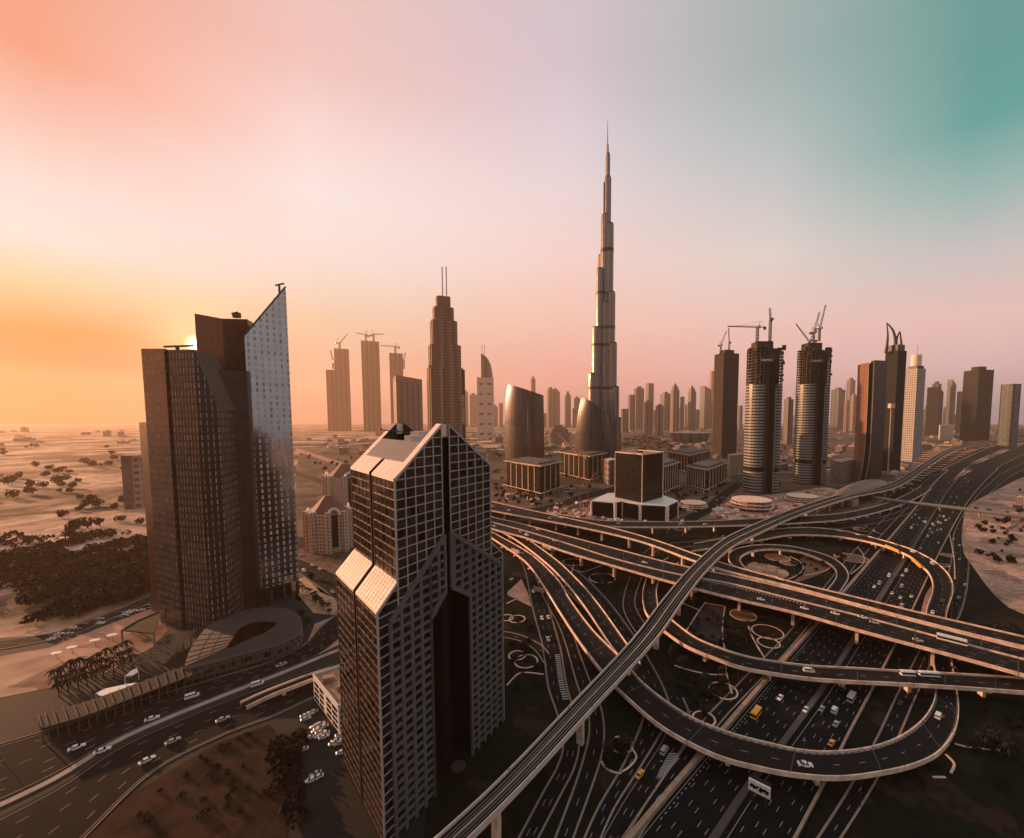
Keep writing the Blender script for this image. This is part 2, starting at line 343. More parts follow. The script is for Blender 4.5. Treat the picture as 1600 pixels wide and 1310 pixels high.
def wall(mb, E, O, mi, zlo, zhi, w, out=0.0):
    """a strip along polyline E, lying just outside it (away from O), between zlo and zhi above E"""
    n = len(E); inner = []; outer = []
    for i in range(n):
        d = (E[min(i+1,n-1)]-E[max(i-1,0)]); d.z = 0; d.normalize(); nn = Vector((-d.y,d.x,0))
        if nn.dot(O[i]-E[i]) > 0: nn = -nn
        inner.append(E[i]+nn*out); outer.append(E[i]+nn*(out+w))
    for i in range(n-1):
        a, b, c, d = inner[i], inner[i+1], outer[i+1], outer[i]; lo, hi = Vector((0,0,zlo)), Vector((0,0,zhi))
        mb.face([a+hi,b+hi,c+hi,d+hi], mi); mb.face([a+lo,b+lo,b+hi,a+hi], mi); mb.face([d+lo,c+lo,c+hi,d+hi], mi); mb.face([a+lo,b+lo,c+lo,d+lo], mi)
    for i in (0, n-1):
        a, d = inner[i], outer[i]; lo, hi = Vector((0,0,zlo)), Vector((0,0,zhi)); mb.face([a+lo,d+lo,d+hi,a+hi], mi)
def flyover(key, e1, e2, z, label, lanes=2, pier=34, par=(1,1), thick=1.7, ph=1.0, pw=0.5, piers=True, name='flyover', solid=False, edge_line=True, skip=(), n=6, cat='flyover', pm_='concrete', narrow=0.0):
    A, B = edges(e1, e2, z, n)
    if narrow: A, B = [a.lerp(b, narrow) for a, b in zip(A, B)], [b.lerp(a, narrow) for a, b in zip(A, B)]
    PATHS[key] = (A, B)
    mid = (A[len(A)//2]+B[len(B)//2])/2; T = empty(name, (mid.x, mid.y, 0), label, cat)
    dk = MB()
    for i in range(len(A)-1):
        dk.face([A[i],A[i+1],B[i+1],B[i]], 0)
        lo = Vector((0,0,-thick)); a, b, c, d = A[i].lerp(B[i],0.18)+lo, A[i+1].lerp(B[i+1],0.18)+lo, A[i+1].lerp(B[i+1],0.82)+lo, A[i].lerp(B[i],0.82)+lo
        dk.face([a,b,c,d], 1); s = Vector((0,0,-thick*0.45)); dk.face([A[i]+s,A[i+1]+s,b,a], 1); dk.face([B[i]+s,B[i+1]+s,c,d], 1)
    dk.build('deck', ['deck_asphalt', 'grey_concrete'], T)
    for E, O, on in ((A, B, par[0]), (B, A, par[1])):
        if on:
            p = MB(); wall(p, E, O, 0, -thick*0.45-0.3, ph, pw); p.build('parapet', pm_, T)
    mk = MB(); dd = 0
    for ln in range(1, lanes):
        f = ln/lanes
        for i in range(len(A)-1):
            a = A[i].lerp(B[i], f); b = A[i+1].lerp(B[i+1], f); l = (b-a).length
            if l < 1e-3: continue
            dr = (b-a)/l; nx = Vector((-dr.y,dr.x,0))*0.11; t = 0; up = Vector((0,0,0.03))
            while t < l:
                r = min(l-t, 3.0-(dd % 3.0))
                if int(dd/3.0) % 4 == 0: p, q = a+dr*t+up, a+dr*(t+r)+up; mk.face([p-nx,q-nx,q+nx,p+nx])
                t += r+1e-3; dd += r+1e-3
    if edge_line:
        for f in (0.05, 0.95):
            for i in range(len(A)-1):
                a = A[i].lerp(B[i], f); b = A[i+1].lerp(B[i+1], f)
                if (b-a).length < 1e-3: continue
                dr = (b-a).normalized(); nx = Vector((-dr.y,dr.x,0))*0.08; up = Vector((0,0,0.03)); mk.face([a-nx+up,b-nx+up,b+nx+up,a+nx+up])
    if mk.f: mk.build('lane_markings', 'paint', T)
    jt = MB(); acc = 0
    for i in range(1, len(A)-1):
        acc += (A[i]-A[i-1]).length
        if acc > 38:
            acc = 0; d = (B[i]-A[i]).normalized(); f = Vector((-d.y,d.x,0)); z = Vector((0,0,.04)); jt.face([A[i]-f*.22+z,B[i]-f*.22+z,B[i]+f*.22+z,A[i]+f*.22+z])
            for q, sg in ((A[i],-1),(B[i],1)): jt.beam(q+d*sg*(pw*.5)-Vector((0,0,1.2)), q+d*sg*(pw*.5)+Vector((0,0,ph+.03)), pw+.12, .35)
    if jt.f: jt.build('expansion_joints', 'dark_steel', T)
    if piers:
        acc = pier*0.5; last = None
        for i in range(1, len(A)):
            m0, m1 = (A[i-1]+B[i-1])/2, (A[i]+B[i])/2; acc += (m1-m0).length
            if acc > pier and m1.z > 4.0 and m1.y > 60:
                acc = 0; w = (A[i]-B[i]).length; d = (m1-m0).normalized(); rz = math.atan2(d.y, d.x)
                pr = MB(); pr.box((m1.x,m1.y,0), (1.8, min(3.2, w*0.4), m1.z-thick-1.1), rz); pr.box((m1.x,m1.y,m1.z-thick-1.1), (2.2, w*0.62, 1.1), rz)
                pr.build('pier', 'concrete', T)
    return T
# ---- the wide highway and roads at grade
HL = [(980,1330),(1066,1226),(1136,1145),(1195,1075),(1273,986),(1323,927),(1383,856),(1436,792),(1462,757),(1484,736),(1516,714),(1610,672)]
HM = [(1112,1330),(1178,1228),(1230,1162),(1295,1070),(1345,990),(1385,926),(1428,857),(1466,794),(1486,762),(1512,735),(1545,714),(1640,675)]
HR = [(1236,1330),(1290,1226),(1330,1145),(1365,1078),(1412,985),(1438,930),(1470,862),(1503,800),(1528,765),(1556,737),(1590,715),(1670,678)]
def shift(e, dx, dy=0): return [(x+dx, y+dy) for x, y in e]
road('H1', HL, shift(HM, -7), 6, kerbs=False, name='highway')
road('H2', shift(HM, 7), HR, 6, kerbs=False, name='highway')
def barrier(name, pix, h, w, m, z=0.1, n=5, label=None, cat='barrier', off=0.0):
    A = catmull([P(x, y, z) for x, y in pix], n); O = [a+Vector((1,0,0)) for a in A]; mb = MB(); wall(mb, A, O, 0, -0.05, h, w, off); c = A[len(A)//2]
    return mb.build(name, m, origin=(c.x,c.y,0), label=label, cat=cat)
barrier('median_barrier', HM, 0.9, 2.6, 'dark_concrete', label='long grey barrier down the middle of the wide highway')
barrier('retaining_wall', shift(HL, -2), 2.2, 2.0, 'kerb', label='pale retaining wall along the left side of the wide highway')
barrier('side_barrier', HR, 1.2, 1.0, 'kerb', label='pale barrier along the right side of the wide highway')
road('FL', [(960,1330),(1010,1255),(1097,1130),(1145,1078),(1195,1027),(1239,981),(1290,915),(1340,855),(1400,792),(1440,757),(1470,733),(1500,715),(1600,668)],
           [(985,1330),(1033,1255),(1120,1136),(1168,1083),(1216,1033),(1258,984),(1308,920),(1358,858),(1416,795),(1452,760),(1480,737),(1511,717),(1608,670)], 2)
road('FR', [(1265,1330),(1330,1228),(1372,1150),(1400,1090),(1440,1010),(1452,970),(1478,910),(1489,860),(1492,830),(1515,790),(1545,757),(1590,728),(1680,690)],
           [(1300,1330),(1364,1228),(1404,1150),(1430,1090),(1468,1010),(1500,960),(1512,910),(1513,866),(1504,835),(1527,795),(1557,762),(1605,731),(1690,694)], 2)
road('FK', [(740,802),(779,822),(847,862),(900,892),(942,930),(985,985),(1019,1040),(1040,1082),(1047,1115),(1030,1150),(1000,1199),(960,1262),(930,1330)],
           [(740,816),(775,836),(835,876),(885,910),(915,945),(951,992),(985,1040),(1005,1085),(1005,1120),(995,1150),(972,1199),(935,1262),(905,1330)][::1], 3)
road('TX', [(1067,1090),(1078,1122),(1070,1160),(1046,1200),(1005,1262),(965,1330)], [(1040,1088),(1046,1122),(1035,1155),(1008,1199),(968,1262),(930,1330)], 3, kerbs='a')
road('FQ', [(985,900),(976,927),(974,950),(985,975),(1010,1010)], [(1003,902),(994,927),(992,945),(1003,968),(1026,1000)], 2)
road('Q1', [(795,850),(818,885),(832,950),(848,1010),(856,1070),(872,1120),(880,1165),(870,1200),(848,1240),(800,1330)],
           [(805,846),(840,890),(862,965),(876,1015),(885,1070),(898,1115),(905,1160),(897,1200),(877,1240),(830,1330)], 3)
road('Q2', [(830,880),(848,930),(872,975),(885,1010),(902,1070),(918,1110),(921,1140),(916,1170),(899,1226),(860,1330)],
           [(840,878),(860,928),(890,980),(905,1020),(922,1065),(938,1103),(944,1140),(940,1180),(925,1228),(888,1330)], 2)
road('Q3', [(740,984),(793,988),(820,995),(845,1008),(858,1022)], [(740,993),(793,997),(820,1005),(838,1018),(850,1036)], 2)
road('Q4', [(1005,865),(1027,852),(1080,846),(1140,838),(1200,828),(1260,822),(1330,816),(1385,806),(1430,790)], [(1010,874),(1030,860),(1080,854),(1140,846),(1200,836),(1260,831),(1330,824),(1392,812),(1440,794)], 2)
road('Q5', [(735,776),(790,790),(830,794),(870,786),(910,772),(960,760)], [(735,784),(790,799),(832,803),(878,794),(918,780),(965,768)], 2)
road('Q6', [(1040,835),(1060,812),(1100,790),(1125,770),(1150,752)], [(1065,838),(1082,818),(1118,797),(1140,775),(1165,757)], 2)
# pale triangular paving between the ramps by the twin-peaked tower
sheet('pavement', [(793,925),(815,905),(826,930),(830,948),(793,930)], 'paving', 0.56)
sheet('pavement', [(858,895),(885,925),(915,955),(938,985),(925,965),(905,940),(880,915),(860,897)], 'paving', 0.6)
# ---- flyovers
flyover('FA', [(690,800),(767,826),(822,841),(885,863),(960,885),(1052,911),(1140,934),(1240,957),(1340,985),(1430,1009),(1516,1032),(1620,1061)],
        [(690,792),(767,816),(822,831),(885,850),(960,874),(1052,897),(1140,913),(1240,938),(1340,963),(1430,987),(1516,1010),(1620,1037)], 14, 'nearest carriageway of the long flyover crossing the whole interchange', 4)
flyover('FB', [(690,790),(767,814),(822,829),(885,848),(960,872),(1052,895),(1140,911),(1240,936),(1340,961),(1430,985),(1516,1008),(1620,1035)],
        [(690,785),(767,808),(822,821),(885,838),(960,858),(1052,882),(1140,900),(1240,923),(1340,949),(1430,973),(1516,995),(1620,1021)], 14.4, 'middle carriageway of the long flyover, between its two neighbours', 4, par=(0,1), pm_='concrete')
flyover('FD', [(690,781),(767,798),(885,820),(960,836),(1015,851),(1085,877),(1140,894),(1240,918),(1340,945),(1430,969),(1516,991),(1620,1016)],
        [(690,764),(775,786),(890,811),(965,828),(1027,846),(1095,870),(1150,887),(1240,911),(1340,935),(1430,957),(1516,977),(1620,1001)], 14.8, 'curving flyover that sweeps down from behind the twin-peaked tower and joins the long flyover', 3)
flyover('FE', [(860,808),(940,822),(1020,824),(1100,823),(1200,820),(1260,817),(1320,812),(1385,797),(1425,782),(1455,765)],
        [(870,804),(940,814),(1020,816),(1100,815),(1200,810),(1260,807),(1320,802),(1375,790),(1413,775),(1440,760)], [14,13,12,11,10,9,8,6,3,1], 'straight farthest flyover in front of the white-roofed dark block', 2)
near = [(740,822),(767,840),(820,877),(852,920),(872,952),(900,995),(940,1049),(975,1086),(1035,1137),(1116,1180),(1190,1201),(1255,1212),(1316,1215),(1378,1207),(1428,1195),(1466,1176),(1488,1147),(1496,1118),(1494,1080),(1484,1020),(1478,964),(1487,930),(1487,910),(1475,891),(1450,872),(1415,856),(1360,840),(1310,829),(1257,825),(1200,829),(1140,840),(1085,850)]
far = [(740,814),(767,831),(825,864),(868,903),(890,938),(925,985),(970,1030),(1005,1070),(1067,1116),(1135,1146),(1205,1165),(1260,1176),(1310,1177),(1363,1170),(1405,1155),(1437,1133),(1455,1110),(1463,1085),(1462,1050),(1453,1005),(1448,958),(1458,924),(1455,902),(1441,885),(1416,867),(1372,851),(1330,842),(1285,837),(1232,837),(1190,844),(1130,854),(1080,862)]
zz = [5,6,7,8,8,8,8,8,8,8,8,8,8,7,6,5,4,2.5,1,0.6,1,4,6,8,8.5,8.5,8.5,8,7,5,2.5,0.8]
flyover('FH', near, far, zz, 'great looping ramp that curls round the bottom of the interchange', 2)
flyover('FG', [(760,822),(800,840),(850,877),(885,912),(915,950),(955,1010),(985,1045)], [(768,817),(812,836),(864,872),(900,905),(932,942),(968,992),(1000,1038)], [9,9,9,8.5,8,7.8,8.1], 'inner ramp running beside the great looping ramp', 2, par=(1,1))
flyover('FI', [(1045,872),(1019,890),(1007,915),(1005,940),(1012,962),(1034,983),(1072,1010),(1122,1031),(1160,1044),(1202,1052),(1265,1061),(1340,1066),(1403,1069),(1516,1076),(1620,1084)],
        [(1060,880),(1036,895),(1026,918),(1026,937),(1030,952),(1047,968),(1085,997),(1130,1016),(1165,1027),(1202,1034),(1265,1042),(1340,1046),(1403,1050),(1516,1056),(1620,1063)], [3,4,5,6,6.5,7]+[7.5]*9, 'flyover below the long one, carrying buses over the wide highway', 2)
flyover('FJ', [(1215,903),(1180,896),(1150,887),(1139,875),(1143,863),(1164,855),(1201,852),(1245,856),(1295,870),(1318,886),(1325,902),(1316,919),(1300,940)],
        [(1225,908),(1195,900),(1168,891),(1156,877),(1161,868),(1180,861),(1212,859),(1252,864),(1289,878),(1305,890),(1307,903),(1297,918),(1280,935)], [14.5,13.5,12,11,10,9,8,7,5,3.5,2,1,0.6], 'small oval loop ramp round a planted island', 1)
mat('viaduct_parapet', (0.66,0.52,0.44), .7, var=.12, vscale=.2)
# ---- metro viaduct
flyover('MV', [(640,1345),(770,1227),(884,1108),(985,1000),(1035,935),(1078,886),(1125,845),(1165,824),(1235,796),(1298,776),(1330,768),(1385,757),(1418,740),(1448,720),(1478,703),(1516,693),(1600,683)],
        [(705,1345),(822,1227),(930,1108),(1030,998),(1072,938),(1108,892),(1146,857),(1187,836),(1252,806),(1312,785),(1345,776),(1396,765),(1428,748),(1457,727),(1486,709),(1520,698),(1604,688)], 17,
        'elevated metro viaduct with two tracks sweeping over all the flyovers', 1, pier=46, thick=2.0, ph=1.2, pw=0.5, narrow=.11, name='metro_viaduct', edge_line=False, cat='viaduct', pm_='viaduct_parapet')
A, B = PATHS['MV']; T = [o for o in C.objects if o.name == 'metro_viaduct'][0]
rl = MB()
for f in (0.2, 0.34, 0.66, 0.8):
    for i in range(len(A)-1): rl.beam(A[i].lerp(B[i],f)+Vector((0,0,0.25)), A[i+1].lerp(B[i+1],f)+Vector((0,0,0.25)), 0.22, 0.3)
rl.build('rails', 'steel', T)
wk = MB()
for f0, f1 in ((0.46,0.54),):
    for i in range(len(A)-1):
        a, b, c, d = A[i].lerp(B[i],f0), A[i+1].lerp(B[i+1],f0), A[i+1].lerp(B[i+1],f1), A[i].lerp(B[i],f1); h = Vector((0,0,0.6)); z0 = Vector((0,0,0.02))
        wk.face([a+h,b+h,c+h,d+h]); wk.face([a+z0,b+z0,b+h,a+h]); wk.face([d+z0,c+z0,c+h,d+h])
wk.build('walkway', 'grey_concrete', T)
# ================================================================= big near towers
mat('tower_cladding', (0.80,0.62,0.53), 0.6, var=0.14, vscale=0.4)
mat('mullion', (0.42,0.375,0.355), 0.5, 0.2)
mat('mullion_warm', (0.20,0.12,0.09), 0.5, 0.2)
mat('band_stone', (0.115,0.108,0.104), 0.8, var=0.12, vscale=0.5)
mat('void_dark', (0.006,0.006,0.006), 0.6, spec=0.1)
mat('louvre', (0.50,0.40,0.34), 0.5, 0.2)
facade('dusky_glass', (0.008,0.008,0.008), (0.020,0.018,0.017), 3.45, 3.5, 0.98, 0.98, wr=0.5, gr=0.10, gm_=0.2, gvar=0.97)
def twin_peak_tower():
    Y1 = 142.0; e = PY(616.2, 751, Y1); ze = e.z
    c1 = Vector((e.x, e.y, 0)); q = P(765, 727, ze); c2 = Vector((q.x, q.y, 0)); q = P(549, 731.6, ze); b1 = Vector((q.x, q.y, 0))
    a = (c2-c1).normalized(); b = (b1-c1).normalized(); Wd = (c2-c1).length; D = (b1-c1).length
    nf = Vector((a.y, -a.x, 0));  nf = nf if nf.dot(-c1) > 0 else -nf
    def S(s, d, z, o=0.0): p = c1+a*s+b*d+nf*o; return Vector((p.x, p.y, z))
    def fr(px, py, o=0.0):
        d = ray(px, py); base = c1+nf*o; t = (base-Vector((0,0,0))).dot(nf)/d.dot(nf); p = Vector((d.x*t, d.y*t, H+d.z*t)); return ((p-base).dot(a), p.z)
    sL, zl = fr(588.7, 939.5); _, zlt = fr(620, 900); sR, zr = fr(790, 874.7); _, zrt = fr(766.6, 856)
    zlo = (zl+zr)/2; zhi = (zlt+zrt)/2; sR = min(sR, Wd+9)
    g0, _ = fr(688.8, 664.7); g1, za = fr(701, 664.7); za = (fr(688.8,664.7)[1]+za)/2
    s1, zs1 = fr(607.8, 953.7); s2, zs2 = fr(782, 894); s3, zs3 = fr(671.7, 958.8); s4, zs4 = fr(734, 935.8)
    s5, zap = fr(695, 835.7); s6, _ = fr(706.6, 835.7); _, zar = fr(697, 921.7); zs1 = zs2 = (zs1+zs2)/2; zs3 = zs4 = (zs3+zs4)/2
    s5, s6 = g0+0.3, g1-0.3
    T = empty('skyscraper', c1, 'black glass tower with twin peaked gables and pale gridded front, in the foreground', 'skyscraper')
    def top(s):
        if s < 0: return zlo+(zhi-zlo)*(s-sL)/(-sL)
        if s > Wd: return zhi+(zlo-zhi)*(s-Wd)/(sR-Wd)
        if s <= g0: return ze+(za-ze)*s/g0
        if s >= g1: return za+(ze-za)*(s-g1)/(Wd-g1)
        return za-4
    def bot(s):
        if s3 <= s <= s5: return zs3+(zar-zs3)*(s-s3)/(s5-s3)
        if s6 <= s <= s4: return zar+(zs4-zar)*(s-s6)/(s4-s6)
        if s5 < s < s6: return zar
        return 0
    # front and back walls
    fw = MB(); bp = sorted(set([sL,-0.01,0,g0,g0+0.01,g1-0.01,g1,Wd,Wd+0.01,sR,s3,s3-0.01,s4,s4+0.01,s5,s6]))
    for x0, x1 in zip(bp, bp[1:]):
        if g0 < (x0+x1)/2 < g1: continue
        t0, t1 = top(x0+1e-4), top(x1-1e-4); q0, q1 = bot(x0+1e-4), bot(x1-1e-4)
        fw.face([S(x0,0,q0),S(x1,0,q1),S(x1,0,t1),S(x0,0,t0)], 0, [(x0,q0),(x1,q1),(x1,t1),(x0,t0)])
    fw.build('front_wall', 'dusky_glass', T)
    bw = MB()
    for x0, x1 in zip(bp, bp[1:]):
        t0, t1 = top(x0+1e-4), top(x1-1e-4); bw.face([S(x1,D,0),S(x0,D,0),S(x0,D,t0),S(x1,D,t1)], 0)
    bw.build('back_wall', 'dusky_glass', T)
    # slot down the middle and arch recess
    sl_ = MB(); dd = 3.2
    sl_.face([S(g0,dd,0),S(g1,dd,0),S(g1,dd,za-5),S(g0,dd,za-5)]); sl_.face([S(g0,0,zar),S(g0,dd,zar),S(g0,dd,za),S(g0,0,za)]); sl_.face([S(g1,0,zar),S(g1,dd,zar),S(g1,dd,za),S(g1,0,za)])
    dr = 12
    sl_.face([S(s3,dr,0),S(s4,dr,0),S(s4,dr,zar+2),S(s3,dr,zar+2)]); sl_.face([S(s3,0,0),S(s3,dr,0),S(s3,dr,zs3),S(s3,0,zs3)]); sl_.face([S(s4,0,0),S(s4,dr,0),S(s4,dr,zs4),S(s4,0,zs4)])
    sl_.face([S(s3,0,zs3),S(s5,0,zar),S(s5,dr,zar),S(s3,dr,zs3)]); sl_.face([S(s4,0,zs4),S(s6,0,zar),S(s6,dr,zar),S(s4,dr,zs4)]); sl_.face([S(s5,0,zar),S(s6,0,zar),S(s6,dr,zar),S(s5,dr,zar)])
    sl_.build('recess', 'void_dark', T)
    # side walls
    sw = MB(); m0, m1 = D*0.455, D*0.515
    for (x, z0, z1) in ((sL, 0, zlo), (0, zlo, ze)):
        for d0, d1 in ((0, m0), (m1, D)): sw.face([S(x,d1,z0),S(x,d0,z0),S(x,d0,z1),S(x,d1,z1)], 0, [(d1,z0),(d0,z0),(d0,z1),(d1,z1)])
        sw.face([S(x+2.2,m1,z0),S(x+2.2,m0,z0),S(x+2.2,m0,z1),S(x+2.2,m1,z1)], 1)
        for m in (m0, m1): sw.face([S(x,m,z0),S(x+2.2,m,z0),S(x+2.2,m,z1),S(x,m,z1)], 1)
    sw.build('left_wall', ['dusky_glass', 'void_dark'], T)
    rw = MB()
    for (x, z0, z1) in ((sR, 0, zlo), (Wd, zlo, ze)): rw.face([S(x,0,z0),S(x,D,z0),S(x,D,z1),S(x,0,z1)])
    rw.build('right_wall', 'dusky_glass', T)
    # sloping roofs
    def slope(s, z0, s_, z1, d0, d1, th=0.5): return [S(s,d0,z0+th),S(s,d1,z0+th),S(s_,d1,z1+th),S(s_,d0,z1+th)]
    for d0, d1 in ((0, m0), (m1, D)):
        r = MB(); r.face(slope(sL-0.4, zlo, 0, zhi, d0, d1)); r.face([S(sL-0.4,d0,zlo-0.4),S(sL-0.4,d1,zlo-0.4),S(sL-0.4,d1,zlo+.5),S(sL-0.4,d0,zlo+.5)])
        r.face([S(sL-.4,d0,zlo-.4),S(0,d0,zhi-.4),S(0,d0,zhi+.5),S(sL-.4,d0,zlo+.5)])
        for k in range(1, 9):
            f = k/9; p0, p1 = S(sL-.4,d0,zlo+.55).lerp(S(0,d0,zhi+.55), f), S(sL-.4,d1,zlo+.55).lerp(S(0,d1,zhi+.55), f); r.beam(p0, p1, 0.10, 0.10)
            f = k/9; p0 = S(sL-.4,d0+(d1-d0)*f,zlo+.55); p1 = S(0,d0+(d1-d0)*f,zhi+.55); r.beam(p0, p1, 0.09, 0.09)
        r.build('shoulder_roof', 'tower_cladding', T)
    r = MB(); r.face(slope(sR+.4, zlo, Wd, zhi, 0, D)); r.build('shoulder_roof', 'tower_cladding', T)
    gs_ = lambda f: (g0*f, ze+(za-ze)*f); gr_ = lambda f: (Wd-(Wd-g1)*f, ze+(za-ze)*f); f1, f2 = 0.27, 0.64
    for nm, fn in (('roof_slope', gs_), ('roof_slope', gr_)):
        r = MB(); (x0, z0), (x1, z1), (x2, z2) = fn(0), fn(f1), fn(f2); sg = -0.4 if fn is gs_ else 0.4
        for d0, d1 in ((0, m0), (m1, D)): r.face(slope(x0+sg, z0, x1, z1, d0, d1)); r.face([S(x0+sg,d0,z0-.4),S(x0+sg,d1,z0-.4),S(x0+sg,d1,z0+.5),S(x0+sg,d0,z0+.5)])
        r.face(slope(x1, z1, x2, z2, 4, D-4, -1.2), 1)
        n = 15
        for k in range(n):
            d = 4+(D-8)*(k+.5)/n; r.beam(S(x1,d,z1+.1), S(x2,d,z2+.1), (D-8)/n*0.42, 0.9, 2)
        r.build(nm, ['tower_cladding', 'void_dark', 'louvre'], T)
    for d0, d1 in ((-0.3, 4), (D-4, D+.3)):
        r = MB()
        for fn in (gs_, gr_):
            (x0, z0), (x2, z2) = fn(0), fn(1); r.face([S(x0,d0,z0+.6),S(x0,d1,z0+.6),S(x2,d1,z2+.6),S(x2,d0,z2+.6)], 0)
            (x1, z1) = fn(f1); ins = d1 if d0 < 1 else d0
            r.face([S(x1,ins,z1-3),S(x2,ins,z1-3),S(x2,ins,z2+.6),S(x1,ins,z1+.6)], 1)
            r.face([S(x0,d0 if d0<1 else d1,z0-.2),S(x2,d0 if d0<1 else d1,z2-.2),S(x2,d0 if d0<1 else d1,z2+.6),S(x0,d0 if d0<1 else d1,z0+.6)], 0)
            for xx in (x2,): r.face([S(xx,d0,z1),S(xx,d1,z1),S(xx,d1,z2+.6),S(xx,d0,z2+.6)], 1)
        r.build('gable', ['tower_cladding', 'dusky_glass'], T)
        pk = MB(); pk.face([S(g0,d0+1.2,za-4.5),S(g1,d0+1.2,za-4.5),S(g1,d0+1.2,za+.2),S(g0,d0+1.2,za+.2)]); pk.face([S(g0,d0+1.2,za+.2),S(g1,d0+1.2,za+.2),S(g1,d1,za+.2),S(g0,d1,za+.2)])
        pk.face([S(g0,d1,za-4.5),S(g1,d1,za-4.5),S(g1,d1,za+.2),S(g0,d1,za+.2)]); pk.build('ridge_cap', 'tower_cladding', T)
    dk = MB(); zd = ze+(za-ze)*f2-2.5
    dk.face([S(g0*f2-1,4,zd),S(Wd-(Wd-g1)*f2+1,4,zd),S(Wd-(Wd-g1)*f2+1,D-4,zd),S(g0*f2-1,D-4,zd)]); dk.build('roof_deck', 'dark_concrete', T)
    for (f, d, w, h) in ((0.42,0.55,5,4.5),(0.55,0.62,7,6),(0.5,0.35,4,3.5)):
        pl = MB(); p = S(Wd*f, D*d, zd); pl.box(p, (w, w*0.8, h), math.atan2(a.y, a.x)); pl.build('plant_room', 'tower_cladding', T)
    cb = MB(); cb.beam(S(g0*.55,D-5,zd+7), S(Wd*.62,D-9,zd+4.5), 0.5, 0.5); cb.build('cleaning_rail', 'dark_steel', T)
    # mullion grids
    def grid(name, m, segs): 
        gmb = MB()
        for p, q, w, u in segs: gmb.beam(p, q, w, w*0.8, 0, u)
        gmb.build(name, m, T)
    rowh = 3.5; cw = g0/5; segs = []
    xs = [i*cw for i in range(5)]+[g0]; xr_ = [g1+(Wd-g1)/5*i for i in range(6)]
    def panel_top(s):
        if s1 <= s <= s5: return zs1+(zap-zs1)*(s-s1)/(s5-s1)
        if s6 <= s <= s2: return zap+(zs2-zap)*(s-s6)/(s2-s6)
        return 0
    for s in xs+xr_:
        lo = panel_top(s); segs.append((S(s,0,lo,0.12), S(s,0,top(s),0.12), 0.42 if s not in (0,Wd) else 0.6, nf))
    for s in (sL, sR): segs.append((S(s,0,0,0.12), S(s,0,zlo,0.12), 0.6, nf))
    z = zhi+(ze-zhi)*0.0
    k = 0; z = ze-rowh*int(ze/rowh)
    while z < za:
        for side in (0, 1):
            if side == 0: lo, hi = (sL if z < zlo else (sL*(zhi-z)/(zhi-zlo) if z < zhi else 0)), g0
            else: lo, hi = g1, (sR if z < zlo else (Wd+(sR-Wd)*(zhi-z)/(zhi-zlo) if z < zhi else Wd))
            if z > ze: 
                f = (z-ze)/(za-ze)
                if side == 0: lo = g0*f
                else: hi = Wd-(Wd-g1)*f
            # clip the decorated panel
            if z < zap:
                if side == 0: hi = min(hi, s1 if z < zs1 else s1+(s5-s1)*(z-zs1)/(zap-zs1))
                else: lo = max(lo, s2 if z < zs1 else s6+(s2-s6)*(zap-z)/(zap-zs2))
            if hi-lo > 0.5: segs.append((S(lo,0,z,0.12), S(hi,0,z,0.12), 0.34, nf))
        z += rowh
    for x0, x1, y0, y1 in ((0,g0,ze,za),(g1,Wd,za,ze),(sL,0,zlo,zhi),(Wd,sR,zhi,zlo)): segs.append((S(x0,0,y0,.15), S(x1,0,y1,.15), 0.7, nf))
    grid('mullion_grid', 'mullion', segs)
    segs = []; nl = -a
    for (x, z0, z1) in ((sL, 0, zlo), (0, zhi, ze)):
        for d0, d1 in ((0, m0), (m1, D)):
            for k in range(6): d = d0+(d1-d0)*k/5; segs.append((S(x-0.1,d,z0), S(x-0.1,d,z1), 0.15 if 0 < k < 5 else 0.4, nl))
            z = ze-rowh*int(ze/rowh)
            while z < z1:
                if z > z0: segs.append((S(x-0.1,d0,z), S(x-0.1,d1,z), 0.18, nl))
                z += rowh
    grid('mullion_grid', 'mullion_warm', segs)
    # stone banded panel shaped like an A around the entrance arch
    segs = []; cwp = (s3-s1)/4; bwid = 1.25; o = 0.35
    def pb(s):  # lower limit
        if s3 < s <= s5+.01: return zs3+(zar-zs3)*(s-s3)/(s5-s3)
        if s6-.01 <= s < s4: return zar+(zs4-zar)*(s-s6)/(s4-s6)
        return 0
    ss = []; s = s1
    while s < s5: ss.append(s); s += cwp
    s = s2
    while s > s6: ss.append(s); s -= cwp
    ss += [s3, s4, s5, s6]
    for s in ss: segs.append((S(s,0,pb(s),o), S(s,0,max(panel_top(s), zs1),o), bwid, nf))
    z = ze-rowh*int(ze/rowh)
    while z < zap-1:
        for side in (0, 1):
            if side == 0:
                lo = s1 if z < zs1 else s1+(s5-s1)*(z-zs1)/(zap-zs1); hi = s3 if z < zs3 else (s3+(s5-s3)*(z-zs3)/(zar-zs3) if z < zar else s5)
            else:
                hi = s2 if z < zs2 else s2-(s2-s6)*(z-zs2)/(zap-zs2); lo = s4 if z < zs4 else (s4-(s4-s6)*(z-zs4)/(zar-zs4) if z < zar else s6)
            if hi-lo > 0.6: segs.append((S(lo,0,z,o), S(hi,0,z,o), 1.05, nf))
        z += rowh
    for x0, z0, x1, z1 in ((s1,zs1,s5,zap),(s2,zs2,s6,zap),(s3,zs3,s5,zar),(s4,zs4,s6,zar)): segs.append((S(x0,0,z0,o+.1), S(x1,0,z1,o+.1), 1.7, nf))
    grid('stone_grid', 'band_stone', segs)
    # entrance canopy and drop-off ring
    cp = MB(); p = S((s3+s4)/2, -4, 0); cp.cyl((p.x,p.y,6), 3, 0.6, 20); cp.build('canopy', 'dark_steel', T)
twin_peak_tower()
